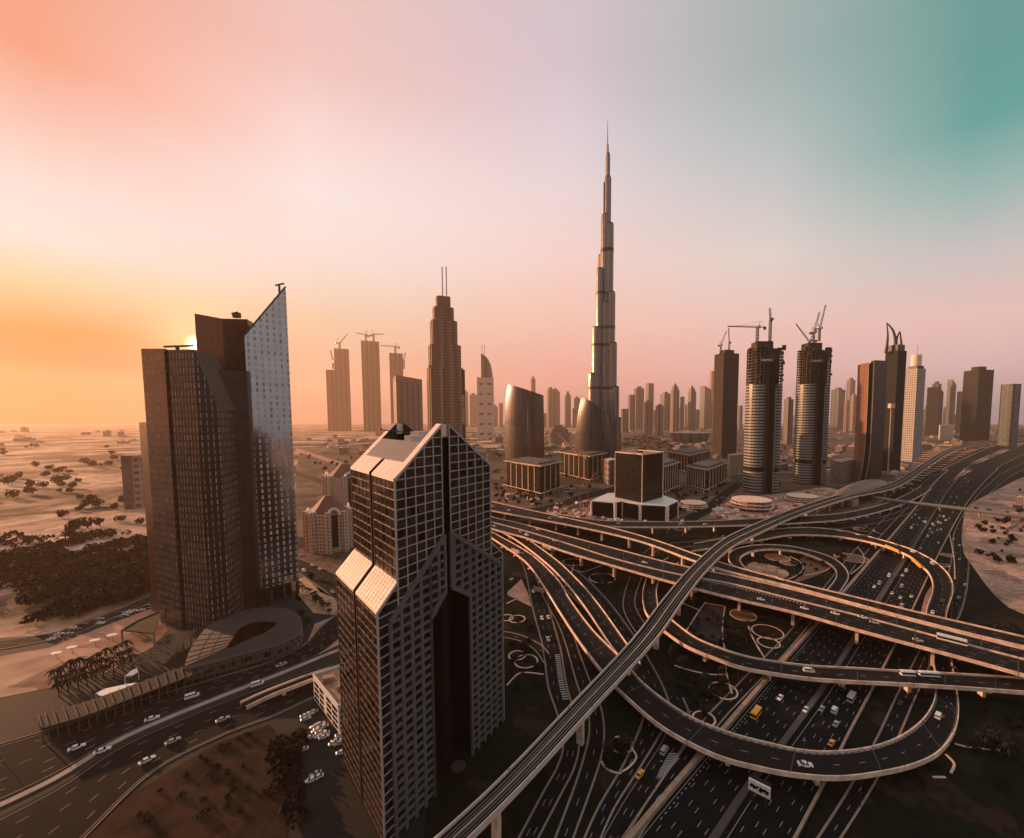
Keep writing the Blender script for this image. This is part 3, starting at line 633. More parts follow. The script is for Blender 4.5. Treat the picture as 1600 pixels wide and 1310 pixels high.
# ------------------------------------------------ the three slabs on the left
facade('slit_glass', (0.028,0.026,0.027), (0.26,0.21,0.205), 3.1, 5.0, 0.20, 0.66, wr=0.22, gr=0.6, wm=0.35, gvar=0.5, spec=.2)
facade('square_glass', (0.62,0.60,0.61), (0.46,0.43,0.42), 4.3, 5.0, 0.34, 0.62, wr=0.12, gr=0.4, wm=1.0, gvar=0.4)
facade('black_slab', (0.011,0.010,0.010), (0.014,0.013,0.013), 3, 5, 0.9, 0.9, wr=0.5, gr=0.3)
facade('glow_red_slab', (0.06,0.024,0.016), (0.075,0.03,0.02), 3, 5, 0.96, 0.96, wr=0.35, gr=0.3, wm=0.5, gm_=0.5, gvar=0.25)  # reddish evening glow on the black slab, put into its colour
def xy(p): return (p[0], p[1])
def tower_from(base, tops, back, name, m, parent, z0=0.0, topm='dark_concrete', backh=None, label=None, **k):
    """base: front footprint pixels left to right; tops: pixel row of the roof above each; back: vector to the rear"""
    F_ = [P(x, y, 0) for x, y in base]; zt = [ZT(p.x, p.y, t) for p, t in zip(F_, tops)]
    B_ = [p+back for p in reversed(F_)]; zb = list(reversed(backh or zt))
    mb = MB(); mb.prism([xy(p) for p in F_+B_], z0, 0, 0, 1, topz=zt+zb)
    return mb.build(name, [m, topm], parent, **k), F_, zt
back = Vector((-9, 30, 0))
TA = empty('skyscraper', P(300,985,0), 'dark glass tower with pale slits, leftmost of three joined slabs', 'skyscraper')
tower_from([(250,970),(285,984)], [545,545], back, 'west_wing', 'slit_glass', TA)
tower_from([(291,984),(330,992),(361,982)], [547,546,640], back, 'east_wing', 'slit_glass', TA)
tower_from([(285,982.5),(291,982.5)], [549,549], back, 'slot', 'void_dark', TA)
tower_from([(238,954),(250,962)], [660,662], Vector((-6,20,0)), 'annex', 'glow_red_slab', TA)
p = P(262, 974, 0); z = ZT(p.x, p.y, 541); q = P(330, 990, 0); bm_ = MB()
pa, pb_ = PY(256, 542, p.y+8), PY(302, 540.5, p.y+8); bm_.beam(pa, pb_, 1.0, 1.3); pc = PY(277, 541, p.y+8); bm_.beam(pc, pc-Vector((0,0,7)), 1.6); bm_.build('cleaning_crane', 'dark_steel', TA)
TB = empty('skyscraper', P(380,955,0), 'black windowless slab between the slit-windowed and the slant-topped towers', 'skyscraper')
tower_from([(331,938),(372,944),(409,932)], [490,498,499], Vector((-8,22,0)), 'upper_block', 'glow_red_slab', TB)
tower_from([(353,970),(405,951)], [578,580], Vector((-4,12,0)), 'lower_block', 'black_slab', TB)
pr_ = P(335, 936, 0); rm = MB(); zt = ZT(pr_.x, pr_.y, 490)
pc = PY(362, 491, pr_.y+6); rm.beam(pc, pc+Vector((5,0,1.5)), 1.0); rm.box((pc.x+4,pc.y,pc.z-3), (5,3,4)); rm.build('cleaning_crane', 'dark_steel', TB)
TC = empty('skyscraper', P(436,940,0), 'tall glass slab whose roof slants up to a sharp point, right of the black slab', 'skyscraper')
Cb = [(404,947),(468,930)]
F_ = [P(x, y, 0) for x, y in Cb]; zt = [ZT(F_[0].x, F_[0].y, 525), ZT(F_[1].x, F_[1].y, 449)]; zb = [ZT(F_[1].x, F_[1].y, 452), ZT(F_[0].x, F_[0].y, 505)]
bk = Vector((-14, 22, 0)); mb = MB(); mb.prism([xy(F_[0]), xy(F_[1]), xy(F_[1]+bk), xy(F_[0]+bk)], 13, 0, 0, 1, topz=zt+zb, bottom=True); mb.build('body', ['square_glass', 'grey_concrete'], TC)
cl = MB(); dirc = (F_[1]-F_[0])
for f in (0.04, 0.3, 0.62, 0.96):
    for g_ in (0.1, 0.9): p = F_[0]+dirc*f+bk*g_; cl = MB(); cl.box((p.x,p.y,0), (1.6,1.6,13)); cl.build('column', 'dark_concrete', TC)
lb = MB(); p = F_[0]+dirc*.5+bk*.5; lb.box((p.x,p.y,0), (dirc.length*.5, 12, 13), math.atan2(dirc.y, dirc.x)); lb.build('lobby', 'black_glass', TC)
cr = MB(); pt = PY(437, 462, F_[1].y); cr.beam(pt-Vector((0,0,4)), pt+Vector((0,0,8)), 1.2); cr.beam(pt+Vector((-3,0,8)), pt+Vector((4,0,9.5)), 1.0); cr.beam(pt+Vector((-5,0,-3)), pt+Vector((5,0,1.5)), 0.8); cr.build('cleaning_crane', 'dark_steel', TC)
rp = MB(); rp.beam(Vector((F_[0].x,F_[0].y,zt[0]+.4)), Vector((F_[1].x,F_[1].y,zt[1]+.4)), 1.0, 1.2); rp.build('parapet', 'dark_steel', TC)
# ================================================================= supertall and the rest of the skyline
mat('burj_steel', (0.42,0.38,0.36), 0.32, 0.75)
facade('burj_skin', (0.30,0.26,0.24), (0.16,0.145,0.14), 4.5, 12, 0.5, 0.96, wr=0.45, gr=0.16, gm_=0.85, wm=0.55, gvar=0.3)
def capsule(mb, x0, x1, Y, d, z0, z1, mi=0, top=1, n=12):
    """tube of rounded plan between x0 and x1, front at depth Y, depth d"""
    cx, cy, rx, ry = (x0+x1)/2, Y+d/2, (x1-x0)/2, d/2
    poly = [(cx+rx*math.cos(2*math.pi*i/n), cy+ry*math.sin(2*math.pi*i/n)) for i in range(n)]
    mb.prism(poly, z0, z1, mi, top)
def supertall():
    b0 = P(945, 735, 0); Y = b0.y
    T = empty('supertall_tower', b0, 'tallest needle-like steel and glass tower with stepped setbacks', 'skyscraper')
    def X(px, z=400): # world x at depth Y for a pixel column
        return PY(px, 500, Y).x
    tubes = [(944.7,952,237,-6,26),(943,954,273,-8,30),(941.2,944,284,0,8),(938.2,953,332,-11,34),(944.5,958,346,-14,30),(930.8,942.5,417,-18,30),(947,961,454,-22,34),(924.4,940,509,-24,34),(949,964,534,-27,36),(919,933,582,-26,34),(953,967.7,603,-30,38),(957,971.5,652,-34,42),(936,957,470,-18,50),(934,958,395,0,40)]
    for x0, x1, yt, off, d in tubes:
        a, c = X(x0), X(x1); y0 = Y+off; zt = ZT(0, y0, yt)
        mb = MB(); capsule(mb, a, c, y0, d, 0, zt-4, n=14); capsule(mb, a+1.2, c-1.2, y0+1.2, d-2.4, zt-4, zt, 2, 2)
        mb.build('wing', ['burj_skin', 'burj_steel', 'dark_steel'], T)
    for yb, x0, x1 in ((386,942,958.5),(388,942.2,958.3),(456,930.6,961.3),(510.5,924.2,964.2),(538,924,964.4),(606,919,968)):
        z = ZT(0, Y-20, yb); mb = MB(); a, c = X(x0)-.4, X(x1)+.4
        for (t0, t1, yt, off, d) in tubes:
            zt = ZT(0, Y+off, yt)
            if zt > z+8: capsule(mb, X(t0)-.5, X(t1)+.5, Y+off-.5, d+1, z-4, z+3, n=14)
        mb.build('mechanical_band', ['dark_steel', 'dark_steel'], T)
    sp = MB(); c = (X(948.0), Y+8); z0, z1, z2 = ZT(0,Y+8,240), ZT(0,Y+8,226), ZT(0,Y+8,188)
    sp.cyl((c[0],c[1],z0-10), 4.2, z1-z0+10, 10, r2=3); sp.cyl((c[0]-.5,c[1],z1), 1.7, z2-z1, 8, r2=0.5); sp.build('spire', 'burj_steel', T)
supertall()
facade('banded2', (0.34,0.26,0.21), (0.05,0.04,0.035), 400, 5.0, 1.0, 0.5)
# ---- generic pieces
def boxtower(px0, px1, yb, yt, m, label, name='tower', k=0.85, rz=0.42, crown=None, group=None, cat='tower', roof='grey_concrete', parent=None, z0=0, ycap=None):
    xc = (px0+px1)/2; p = P(xc, yb, 0); w = (PY(px1,660,p.y).x-PY(px0,660,p.y).x); a = w/(abs(math.cos(rz))+k*abs(math.sin(rz))); b = a*k
    cx_ = p.x; co_, si_ = math.cos(rz), math.sin(rz)
    for _ in range(8):
        b = a*k; cs = [PXof((cx_+x*co_-y*si_, p.y+b/2+x*si_+y*co_, H))[0] for x, y in ((-a/2,-b/2),(a/2,-b/2),(a/2,b/2),(-a/2,b/2))]
        a *= (px1-px0)/(max(cs)-min(cs)); cx_ += (xc-(max(cs)+min(cs))/2)*p.y/F
    b = a*k; zt = ZT(cx_, p.y, yt); ctr = (cx_, p.y+b/2, z0)
    T = parent or empty(name, (ctr[0],ctr[1],0), label, cat, group)
    def bx(cx, cy, z0, sa, sb, h, m_, nm, top=roof):
        mb = MB(); mb.box((ctr[0]+cx*math.cos(rz)-cy*math.sin(rz), ctr[1]+cx*math.sin(rz)+cy*math.cos(rz), z0), (sa,sb,h), rz, 0, 1); return mb.build(nm, [m_, top], T)
    bx(0,0,z0,a,b,zt-z0,m,'body')
    if crown == 'cap': bx(0,0,zt,a*.5,b*.5,(zt-z0)*.05,m,'plant_room')
    if crown == 'step': bx(0,0,zt,a*.72,b*.72,(zt)*.06,m,'upper_tier'); bx(0,0,zt*1.06,a*.44,b*.44,zt*.07,m,'crown')
    if crown == 'dome':
        bx(0,0,zt,a*.72,b*.72,zt*.07,m,'upper_tier'); mb = MB(); mb.cyl((ctr[0],ctr[1],zt*1.07), a*.3, zt*.06, 10, r2=a*.18); mb.cyl((ctr[0],ctr[1],zt*1.13), a*.1, zt*.05, 8, r2=0.2); mb.build('dome', [m], T)
    if crown == 'mast': mb = MB(); mb.beam((ctr[0],ctr[1],zt), (ctr[0],ctr[1],zt+(H-0)*0.0+zt*.12), a*.05); mb.build('mast', 'steel', T); bx(0,0,zt,a*.5,b*.5,zt*.03,m,'plant_room')
    if crown == 'wedge':
        mb = MB(); co, si = math.cos(rz), math.sin(rz); poly = [(ctr[0]+x*co-y*si, ctr[1]+x*si+y*co) for x, y in ((-a/2,-b/2),(a/2,-b/2),(a/2,b/2),(-a/2,b/2))]
        mb.prism(poly, zt, 0, 0, 0, topz=[zt*1.12,zt+.5,zt+.5,zt*1.12]); mb.build('slanted_crown', [m], T)
    return T, ctr, a, b, zt
for nm, wcol, gcol, cw, ch in (('beige', (0.26,0.19,0.155), (0.03,0.026,0.025), 15, 14), ('pink', (0.34,0.22,0.18), (0.08,0.06,0.055), 12, 11), ('teal', (0.10,0.125,0.125), (0.05,0.07,0.075), 16, 14),
                               ('grey', (0.16,0.14,0.135), (0.04,0.04,0.042), 15, 14), ('hazy', (0.20,0.13,0.10), (0.05,0.035,0.03), 16, 14), ('raw', (0.09,0.06,0.05), (0.015,0.012,0.012), 8, 8)):  # hazy: raw facade lightened, so distance haze sits in its colour
    facade('f_'+nm, wcol, gcol, cw, ch, 0.55, 0.5, gr=0.4, stripe=cw*3.3)
facade('address_stone', (0.30,0.19,0.14), (0.010,0.008,0.007), 11, 11, 0.52, 0.5, gr=0.4, stripe=44)
facade('dark_blue_glass', (0.026,0.030,0.031), (0.010,0.013,0.014), 5, 4.5, 0.86, 0.8, wr=0.8, gr=0.5, spec=.08)
facade('white_grid', (0.40,0.385,0.37), (0.012,0.012,0.012), 7.0, 8.0, 0.52, 0.5, gr=0.4, gvar=.3)
# ---- stepped hotel tower with twin masts
def address_tower():
    base_y = 716; p = P(691, base_y, 0)
    T = empty('hotel_tower', p, 'stepped brown stone hotel tower with two thin masts on top, behind the twin-peaked tower', 'skyscraper')
    rz = 0.42; k = 0.9; zprev = 0
    for i, (x0, x1, yt, dx) in enumerate([(659,722.5,574.5,0),(662,719,538,0),(666,713.5,499,0),(671,708,477,0),(677,702.5,459,0)]):
        w = PY(x1,660,p.y).x-PY(x0,660,p.y).x; a = w/(math.cos(rz)+k*math.sin(rz)); c = PY((x0+x1)/2,660,p.y).x; zt = ZT(c,p.y,yt)
        if i == 0: b0 = a*k; cy = p.y+b0/2
        mb = MB(); mb.box((c,cy,zprev), (a,a*k,zt-zprev), rz, 0, 1)
        # projecting bays
        co, si = math.cos(rz), math.sin(rz)
        for (lx, ly, sx, sy) in ((-.25,-.5,.22,.06),(.05,-.5,.2,.08),(.33,-.5,.18,.05),(-.5,-.2,.06,.2),(-.5,.15,.08,.22),(.5,0,.05,.3)):
            X_, Y_ = lx*a, ly*a*k; mb.box((c+X_*co-Y_*si, cy+X_*si+Y_*co, zprev), (sx*a+1,sy*a+1.5,(zt-zprev)*(1.0+.03*random.random())), rz, 0, 1)
        mb.build('tier', ['address_stone', 'concrete'], T); zprev = zt
    for px in (685.8, 692.2):
        a_ = PY(px,458,p.y); mb = MB(); mb.beam((a_.x,cy-6,zprev-25), (a_.x,cy-6,ZT(0,cy-6,417)), 3.0); mb.build('mast', 'dark_steel', T)
    # banner down the right hand corner
    a0 = PY(717.4,585,p.y-4); a1 = PY(722.8,585,p.y-4); zb, zt = 5, ZT(0,p.y,577); mb = MB(); mb.box(((a0.x+a1.x)/2+1.5,cy-30,zb), (a1.x-a0.x, 4, zt-zb), 0.0); bn = mb.build('banner', 'void_dark', T)
    return T, cy, zt, (a0.x+a1.x)/2+1.5
TAd, cyA, ztA, xA = address_tower()
def text(body, size, loc, rot, m, parent, name='lettering', ext=0.05, align='CENTER'):
    cu = bpy.data.curves.new(name, 'FONT'); cu.body = body; cu.size = size; cu.extrude = ext; cu.align_x = align; cu.align_y = 'CENTER'; cu.resolution_u = 3
    o = bpy.data.objects.new('tmp', cu); COL.objects.link(o); dg = bpy.context.evaluated_depsgraph_get(); me = bpy.data.meshes.new_from_object(o.evaluated_get(dg)); bpy.data.objects.remove(o)
    me.name = name; me.materials.clear(); me.materials.append(MATS[m]); q = bpy.data.objects.new(name, me); COL.objects.link(q)
    if parent: q.parent = parent; q.location = Vector(loc)-parent.location
    else: q.location = loc
    q.rotation_euler = rot; return q
text('OPENING SOON', 15, (xA, cyA-32.3, ztA*0.55), (math.pi/2, -math.pi/2, 0), 'white_paint', TAd)
# ---- curved glass towers with sliced tops
facade('ribbed_glass', (0.045,0.038,0.036), (0.10,0.10,0.112), 6.5, 60, 0.66, 0.995, wr=0.5, gr=0.26, gm_=1.0, wm=0.0, gvar=0.25, tilt=0.008)
def sail(x0, x1, yb, prof, yl, yr, label, bulge=0.35, lean=(0,0)):
    p = P((x0+x1)/2, yb, 0); Y = p.y; a, c = PY(x0,660,Y).x, PY(x1,660,Y).x; w = c-a
    T = empty('curved_tower', p, label, 'tower'); nt, nz = 22, 18; ZL, ZR = ZT(a,Y,yl), ZT(c,Y,yr)
    def pt(t, f, side):
        zt = ZL+(ZR-ZL)*t; z = zt*f; l, r = prof(min(1, z/max(ZL,ZR))); x = a+w*(l+(r-l)*t); d = math.sin(math.pi*t)*w*bulge
        return Vector((x, Y+w*bulge*0.8-d*side, z))
    for side, nm in ((1, 'front_facade'), (-1, 'rear_facade')):
        mb = MB()
        for i in range(nt):
            for j in range(nz):
                t0, t1, f0, f1 = i/nt, (i+1)/nt, j/nz, (j+1)/nz
                q = [pt(t0,f0,side),pt(t1,f0,side),pt(t1,f1,side),pt(t0,f1,side)]; mb.face(q if side == 1 else q[::-1], 0, [(t*w*1.15,v.z) for t, v in zip((t0,t1,t1,t0), q)] if side == 1 else [(t*w*1.15,v.z) for t, v in zip((t0,t1,t1,t0), q[::-1])])
        mb.build(nm, 'ribbed_glass', T)
    mb = MB()
    for i in range(nt): mb.face([pt(i/nt,1,1)-Vector((0,0,2)),pt((i+1)/nt,1,1)-Vector((0,0,2)),pt((i+1)/nt,1,-1)-Vector((0,0,2)),pt(i/nt,1,-1)-Vector((0,0,2))])
    mb.build('roof', 'dark_steel', T)
    rb = MB()
    for i in range(0, nt+1): rb.beam(pt(i/nt,.5,1)-Vector((0,.4,0)), pt(i/nt,1,1)-Vector((0,.4,-1.0)), 0.5, 0.9)
    rb.build('fins', 'dark_steel', T); return T
sail(786,850,726, lambda f: (0.0+0.09*f**5, 0.99-0.03*f**4), 599, 617, 'broad curved dark glass tower with sloping top, left of the needle tower')
sail(898,957,742, lambda f: (0.03*(1-f)**2+0.20*f**3, 0.90+0.10*math.sin(math.pi*min(1,f*0.9+0.12))-0.04*f), 617, 646, 'bulging curved dark glass tower with sloping top, just in front of the needle tower')
# ---- low office blocks with overhanging flat roofs
facade('office_glass', (0.014,0.012,0.012), (0.005,0.0045,0.0045), 60, 4.2, 0.999, 0.72, wr=0.7, gr=0.2, spec=.12)
def quadfp(l, f, r, z=0): 
    a, b, c = P(*l, z), P(*f, z), P(*r, z); return [a, b, c, a+c-b]
def office(l, f, r, yt, label, cols=(3,3), podium=True):
    q = quadfp(l, f, r); zt = ZT(q[1].x, q[1].y, yt); T = empty('office_building', (q[0]+q[2])/2, label, 'office building'); c = (q[0]+q[2])/2
    ins = [p.lerp(c, 0.10) for p in q]; mb = MB(); mb.prism([xy(p) for p in ins], 0, zt-2.0, 0, 0); mb.build('body', 'office_glass', T)
    rf = MB(); rf.prism([xy(p.lerp(c, -0.02)) for p in q], zt-1.6, zt, 0, 1, bottom=True); rf.prism([xy(p.lerp(c,0.25)) for p in q], zt, zt+2.5, 1, 1); rf.build('roof', ['concrete', 'dark_concrete'], T)
    for i in (0, 1):
        A_, B_ = ins[i], ins[i+1]; d = (B_-A_); nrm_ = Vector((d.y,-d.x,0)).normalized(); 
        if nrm_.dot(-A_) < 0: nrm_ = -nrm_
        n = cols[i]
        for k_ in range(n): 
            pc = A_+d*((k_+.8)/(n+.6))+nrm_*.5; cm = MB(); cm.box((pc.x,pc.y,6 if podium else 0), (1.5,1.5,zt-8 if podium else zt-2), math.atan2(d.y,d.x)); cm.build('column', 'concrete', T)
        cm = MB(); cm.beam(A_+d*.2+nrm_*.6+Vector((0,0,zt-3)), A_+d*.85+nrm_*.6+Vector((0,0,zt-3)), 0.8, 1.6); cm.build('lintel', 'concrete', T)
    if podium:
        o = [p.lerp(c, -0.06) for p in q]; cm = MB()
        for i in (0, 1):
            A_, B_ = o[i], o[i+1]; cm.beam(A_+Vector((0,0,7)), B_+Vector((0,0,7)), 1.2, 1.2)
            for k_ in range(9): pc = A_.lerp(B_, k_/8); cm.box((pc.x,pc.y,0), (1.1,1.1,7), 0)
        cm.build('colonnade', 'concrete', T)
    return T
office((788,762),(845,776),(879,764),728,'dark office block with flat roof left of the red lattice crane, nearest the ramps',(5,3))
office((873,742),(921,754),(949,744),713,'dark office block with flat roof below the bulging curved tower',(5,3))
office((1003,762),(1032,776),(1063,762),730,'striped office block half hidden behind the white-podium block',(3,7))
office((1070,761),(1104,770),(1137,753),734,'striped office block with plant on its roof, by the planted roundabout',(8,6))
office((1040,733),(1078,742),(1113,730),711,'low striped office block behind its two lookalikes',(7,5))
mb = MB(); q = quadfp((942,754),(951,758),(963,754)); mb.prism([xy(p) for p in q], 0, ZT(0,q[1].y,720), 0, 1); mb.build('apartment_block', ['f_beige','concrete'], origin=q[1], label='narrow beige block squeezed beside the dark cube-like block', cat='building')
# ---- dark cube block on white podium
def cube_block():
    zp = ZT(0, P(1042,815,0).y, 790); pts = [P(x,y,0) for x, y in ((924,806),(961,810),(972,807),(1000,813),(1042,815.5),(1059,806),(1030,794),(950,792))]
    T = empty('office_building', pts[3], 'dark glass cube-shaped office block standing on a white-roofed podium', 'office building')
    c = sum(pts, Vector())/len(pts); mb = MB(); ins = [p.lerp(c,.02) for p in pts]; mb.prism([xy(p) for p in ins], 0, zp-.6, 0, 0); mb.build('podium', 'office_glass', T)
    rf = MB(); rf.prism([xy(p.lerp(c,-.01)) for p in pts], zp-1.2, zp, 0, 0, bottom=True); rf.build('podium_roof', 'white_paint', T)
    for i, w in ((0,2.2),(1,4.0),(2,1.5),(3,3.4),(4,4.5),(5,2)): p = pts[i]; cm = MB(); cm.box((p.x,p.y,0), (w,w,zp-1.2), 0.2); cm.build('pillar', 'tower_cladding', T)
    q = quadfp((961,777),(1003,786),(1035,777), zp); zt = ZT(0,q[1].y,711); mb = MB(); mb.prism([xy(p) for p in q], zp+.01, zt, 0, 1); mb.build('tower_block', ['cube_glass','soil_roof'], T)
    f = MB()
    for p in q: f.beam(Vector((p.x,p.y,zp)), Vector((p.x,p.y,zt+.8)), 1.3)
    for i in range(4): f.beam(Vector((*xy(q[i]),zt+.6)), Vector((*xy(q[(i+1)%4]),zt+.6)), 1.4, 1.6)
    f.build('frame', 'concrete', T)
    h = MB(); c = (q[0]+q[2])/2; h.box((c.x,c.y,zt), (10,7,2.5), .5); h.build('roof_hatch', 'dark_concrete', T)
facade('cube_glass', (0.012,0.009,0.008), (0.007,0.005,0.0045), 2.6, 4, 0.8, 0.8, wr=0.7, gr=0.2, gvar=0.8, spec=.15)
mat('soil_roof', (0.30,0.16,0.10), 0.9, var=0.2, vscale=.2)
cube_block()
# ---- cranes
def crane(base, hm, reach, az_, up=0.0, m='rust', label='tower crane', luff=False, sz=1.0, group=None):
    T = empty('tower_crane', base, label, 'crane', group); b = Vector(base); t = b+Vector((0,0,hm)); w = 1.1*sz
    ms = MB(); n = max(3, int(hm/(3.2*sz)))
    for dx, dy in ((-w,-w),(w,-w),(w,w),(-w,w)): ms.beam(b+Vector((dx,dy,0)), t+Vector((dx,dy,0)), .45*sz)
    for i in range(n):
        z0, z1 = b.z+hm*i/n, b.z+hm*(i+1)/n
        for s in (-1, 1): ms.beam((b.x-w*s,b.y-w,z0), (b.x+w*s,b.y-w,z1), .3*sz); ms.beam((b.x+w*s,b.y-w,z0), (b.x+w*s,b.y+w,z1), .3*sz)
    ms.build('mast', m, T)
    d = Vector((math.cos(az_)*math.cos(up), math.sin(az_)*math.cos(up), math.sin(up))); sd = Vector((-math.sin(az_), math.cos(az_), 0))
    jb = MB(); k = max(4, int(reach/(4*sz))); upv = Vector((0,0,1.8*sz)) if up < .3 else d.cross(sd).normalized()*-1.8*sz
    e = t+d*reach
    for s in (-1, 1): jb.beam(t+sd*s*sz*.9, e+sd*s*sz*.9, .4*sz)
    jb.beam(t+upv, e+upv*.3, .4*sz)
    for i in range(k):
        q0, q1, q2 = t+d*(reach*i/k), t+d*(reach*(i+.5)/k)+upv*(1-.7*(i+.5)/k), t+d*(reach*(i+1)/k)
        for s in (-1, 1): jb.beam(q0+sd*s*sz*.9, q1, .25*sz); jb.beam(q1, q2+sd*s*sz*.9, .25*sz)
    jb.build('jib', m, T)
    hd = Vector((math.cos(az_), math.sin(az_), 0)); cj = MB(); cj.beam(t, t-hd*reach*.25, 1.6*sz, .7*sz); c = t-hd*reach*.23; cj.box((c.x,c.y,c.z-3*sz), (3*sz,2.4*sz,3*sz), az_); cj.build('counter_jib', 'dark_steel', T)
    ap = MB(); at_ = t-hd*3*sz+Vector((0,0,7*sz)); ap.beam(t, at_, .5*sz); ap.beam(at_, t+d*reach*.7+upv*.5, .15*sz); ap.beam(at_, t-hd*reach*.22, .15*sz); ap.build('apex_frame', m, T)
    cb = MB(); cb.box((t.x+1.5*sz,t.y-2*sz,t.z-.5*sz), (2*sz,2*sz,2.2*sz), az_); cb.build('cab', 'dark_steel', T); return T
def at_top(px, yt, Y): p = PY(px, yt, Y); return p
# ---- three towers under construction
facade('banded', (0.25,0.275,0.27), (0.035,0.033,0.032), 400, 6.0, 1.0, 0.52, wr=0.5, gr=0.2)
facade('raw_floors', (0.06,0.045,0.038), (0.010,0.008,0.008), 5.5, 6.0, 0.68, 0.62, wr=0.9, gr=0.9)
def rising_tower(x0, x1, yb, yr, yt, label, seed=1, logo=True, split=0.47):
    """x0-x1 pixel width, base row, row where the glazing stops, roof row"""
    rnd = random.Random(seed); p = P((x0+x1)/2, yb, 0); Y = p.y; X = lambda px: PY(px,660,Y).x
    T = empty('unfinished_tower', p, label, 'tower'); a, c = X(x0), X(x1); w = c-a
    L0, L1 = a, a+w*split; R0, R1 = a+w*.70, c; zg = ZT(0,Y,yr); zt = ZT(0,Y,yt); gap0, gap1 = zg*.21, zg*.245
    def lobe(l, r, z0, z1, m, nm, dep):
        mb = MB(); capsule(mb, l, r, Y, dep, z0, z1, 0, 1, 20); return mb.build(nm, [m, 'dark_concrete'], T)
    for l, r, dep in ((L0, L1+w*.08, w*.8), (R0-w*.08, R1, w*.6)):
        lobe(l, r, 5, gap0, 'banded', 'glazed_floors', dep); lobe(l+1.5, r-1.5, gap0, gap1, 'void_dark', 'service_floor', dep-3); lobe(l, r, gap1, zg, 'banded', 'glazed_floors', dep)
        lobe(l+1.5, r-1.5, 0, 5, 'dark_concrete', 'lobby', dep-3)
        sk = MB(); z = zg; top_ = zt-(0 if l == L0 else 8); fl = 0
        while z < top_-6:
            capsule(sk, l-.6+rnd.random(), r+.6-rnd.random(), Y-.6, dep+1, z+5.2, z+6, 0, 0, 16)
            z += 6.0
        capsule(sk, l+8, r-6, Y+8, dep-14, zg, top_-3, 1, 1, 14)
        for _ in range(16): q_ = rnd.random()*math.pi*2; sk.box(((l+r)/2+((r-l)/2)*math.cos(q_), Y+dep/2-(dep/2)*abs(math.sin(q_)), zg+(top_-zg)*rnd.random()), (3+4*rnd.random(),3,2+3*rnd.random()), rnd.random())
        for k_ in range(14):
            an = 2*math.pi*k_/14; cx_, cy_ = (l+r)/2+((r-l)/2-1)*math.cos(an), Y+dep/2+(dep/2-1)*math.sin(an); sk.box((cx_,cy_,zg), (1.2,1.2,top_-zg-2), 0)
        sk.build('bare_floors', ['dark_concrete', 'raw_floors'], T)
    mb = MB(); mb.box(((L1+R0)/2,Y+w*.45,0), (R0-L1+w*.10,w*.72,zt*.97), 0, 0, 0); mb.box((L1+w*.11,Y-.6,0), (w*.05,w*.3,zt*.9), 0, 1, 1); mb.build('core', ['raw_dark', 'void_dark'], T)
    fw = MB()
    for k_ in range(26):
        fx, fz = a+w*(.1+.85*rnd.random()), zt-10+rnd.random()*14; fw.box((fx,Y+w*rnd.random()*.6,fz-6), (4+rnd.random()*7,4+rnd.random()*6,4+rnd.random()*8), rnd.random())
    fw.box((a+w*.42,Y+w*.4,zt-8), (w*.5,w*.4,16+rnd.random()*6), 0)
    fw.build('formwork', 'raw_dark', T)
    if logo: text('DAMAC', w*.105, (a+w*.37, Y-w*.03-3, zg+(zt-zg)*.62), (math.pi/2,0,0), 'white_paint', T, ext=.1)
    hs = MB(); q = (R0-w*.02, Y-2.4); hs.box((q[0],q[1],0), (1.8,1.8,zt*.72), 0); hs.build('hoist', 'steel', T)
    return T, Y, a, c, zt
mat('raw_dark', (0.045,0.036,0.032), 0.9, var=.4, vscale=.2)
rt1 = rising_tower(1175,1226,772,600,541,'unfinished round tower with pale floor bands, middle of the three unfinished towers',2)
rt2 = rising_tower(1255,1300,758,600,543,'unfinished round tower with pale floor bands and a hooked red frame, rightmost of the three',5)
for (x, yb_, yt, an, up, R_, Y, lab) in ((1183,535,512,2.75,.12,62,rt1[1],'flat-jibbed crane on the left edge of the middle unfinished tower'),(1203,528,500,1.3,1.2,30,rt1[1],'upright crane on the middle unfinished tower'),
    (1264,560,533,2.2,.95,60,rt2[1],'raised-jib crane beside the left edge of the rightmost unfinished tower'),(1271,533,520,.5,1.2,56,rt2[1],'steep-jibbed crane on the rightmost unfinished tower, left of a steeper one'),(1280,528,514,.3,1.3,62,rt2[1],'steepest and tallest crane on the rightmost unfinished tower')):
    b = PY(x, yb_, Y+8); t = ZT(0, Y+8, yt); crane((b.x,b.y,b.z-8), t-b.z+8, R_*.9, an, up, 'raw_dark', lab, sz=1.7)
T1, ct1, a1, b1_, z1 = boxtower(1114,1152,716,552,'raw_floors','slim unfinished concrete tower, leftmost of the three unfinished towers',name='unfinished_tower',k=.8,rz=.3)
for i in range(34):
    z = z1*(.12+.88*i/34)
sl2 = MB()
for i in range(44): sl2.box((ct1[0],ct1[1],z1*(.1+.89*i/44)), (a1+2,b1_+2,1.0), .3)
sl2.build('floor_slabs', 'dark_concrete', T1); tb = MB(); tb.box((ct1[0],ct1[1],z1), (a1*.6,b1_*.6,14), .3); tb.build('core', 'raw_dark', T1)
for x, yt, an, up, R_, lab in ((1126,540,.7,1.0,70,'left crane on the slim unfinished tower'),(1139,536,1.45,1.35,62,'right crane on the slim unfinished tower')):
    b = PY(x,552,ct1[1]); crane((b.x,b.y,z1), ZT(0,b.y,yt)-z1, R_, an, up, 'raw_dark', lab, sz=2)
# ---- red lattice cranes by the excavation
p = P(906,803,0); crane(p, ZT(0,p.y,712), 70, 2.2, .5, 'rust', 'tall red lattice crane beside the excavation', sz=1.3)
p = P(918,792,0); crane(p, ZT(0,p.y,755), 30, .4, .8, 'rust', 'short red lattice crane right of the tall red one', sz=1.1)
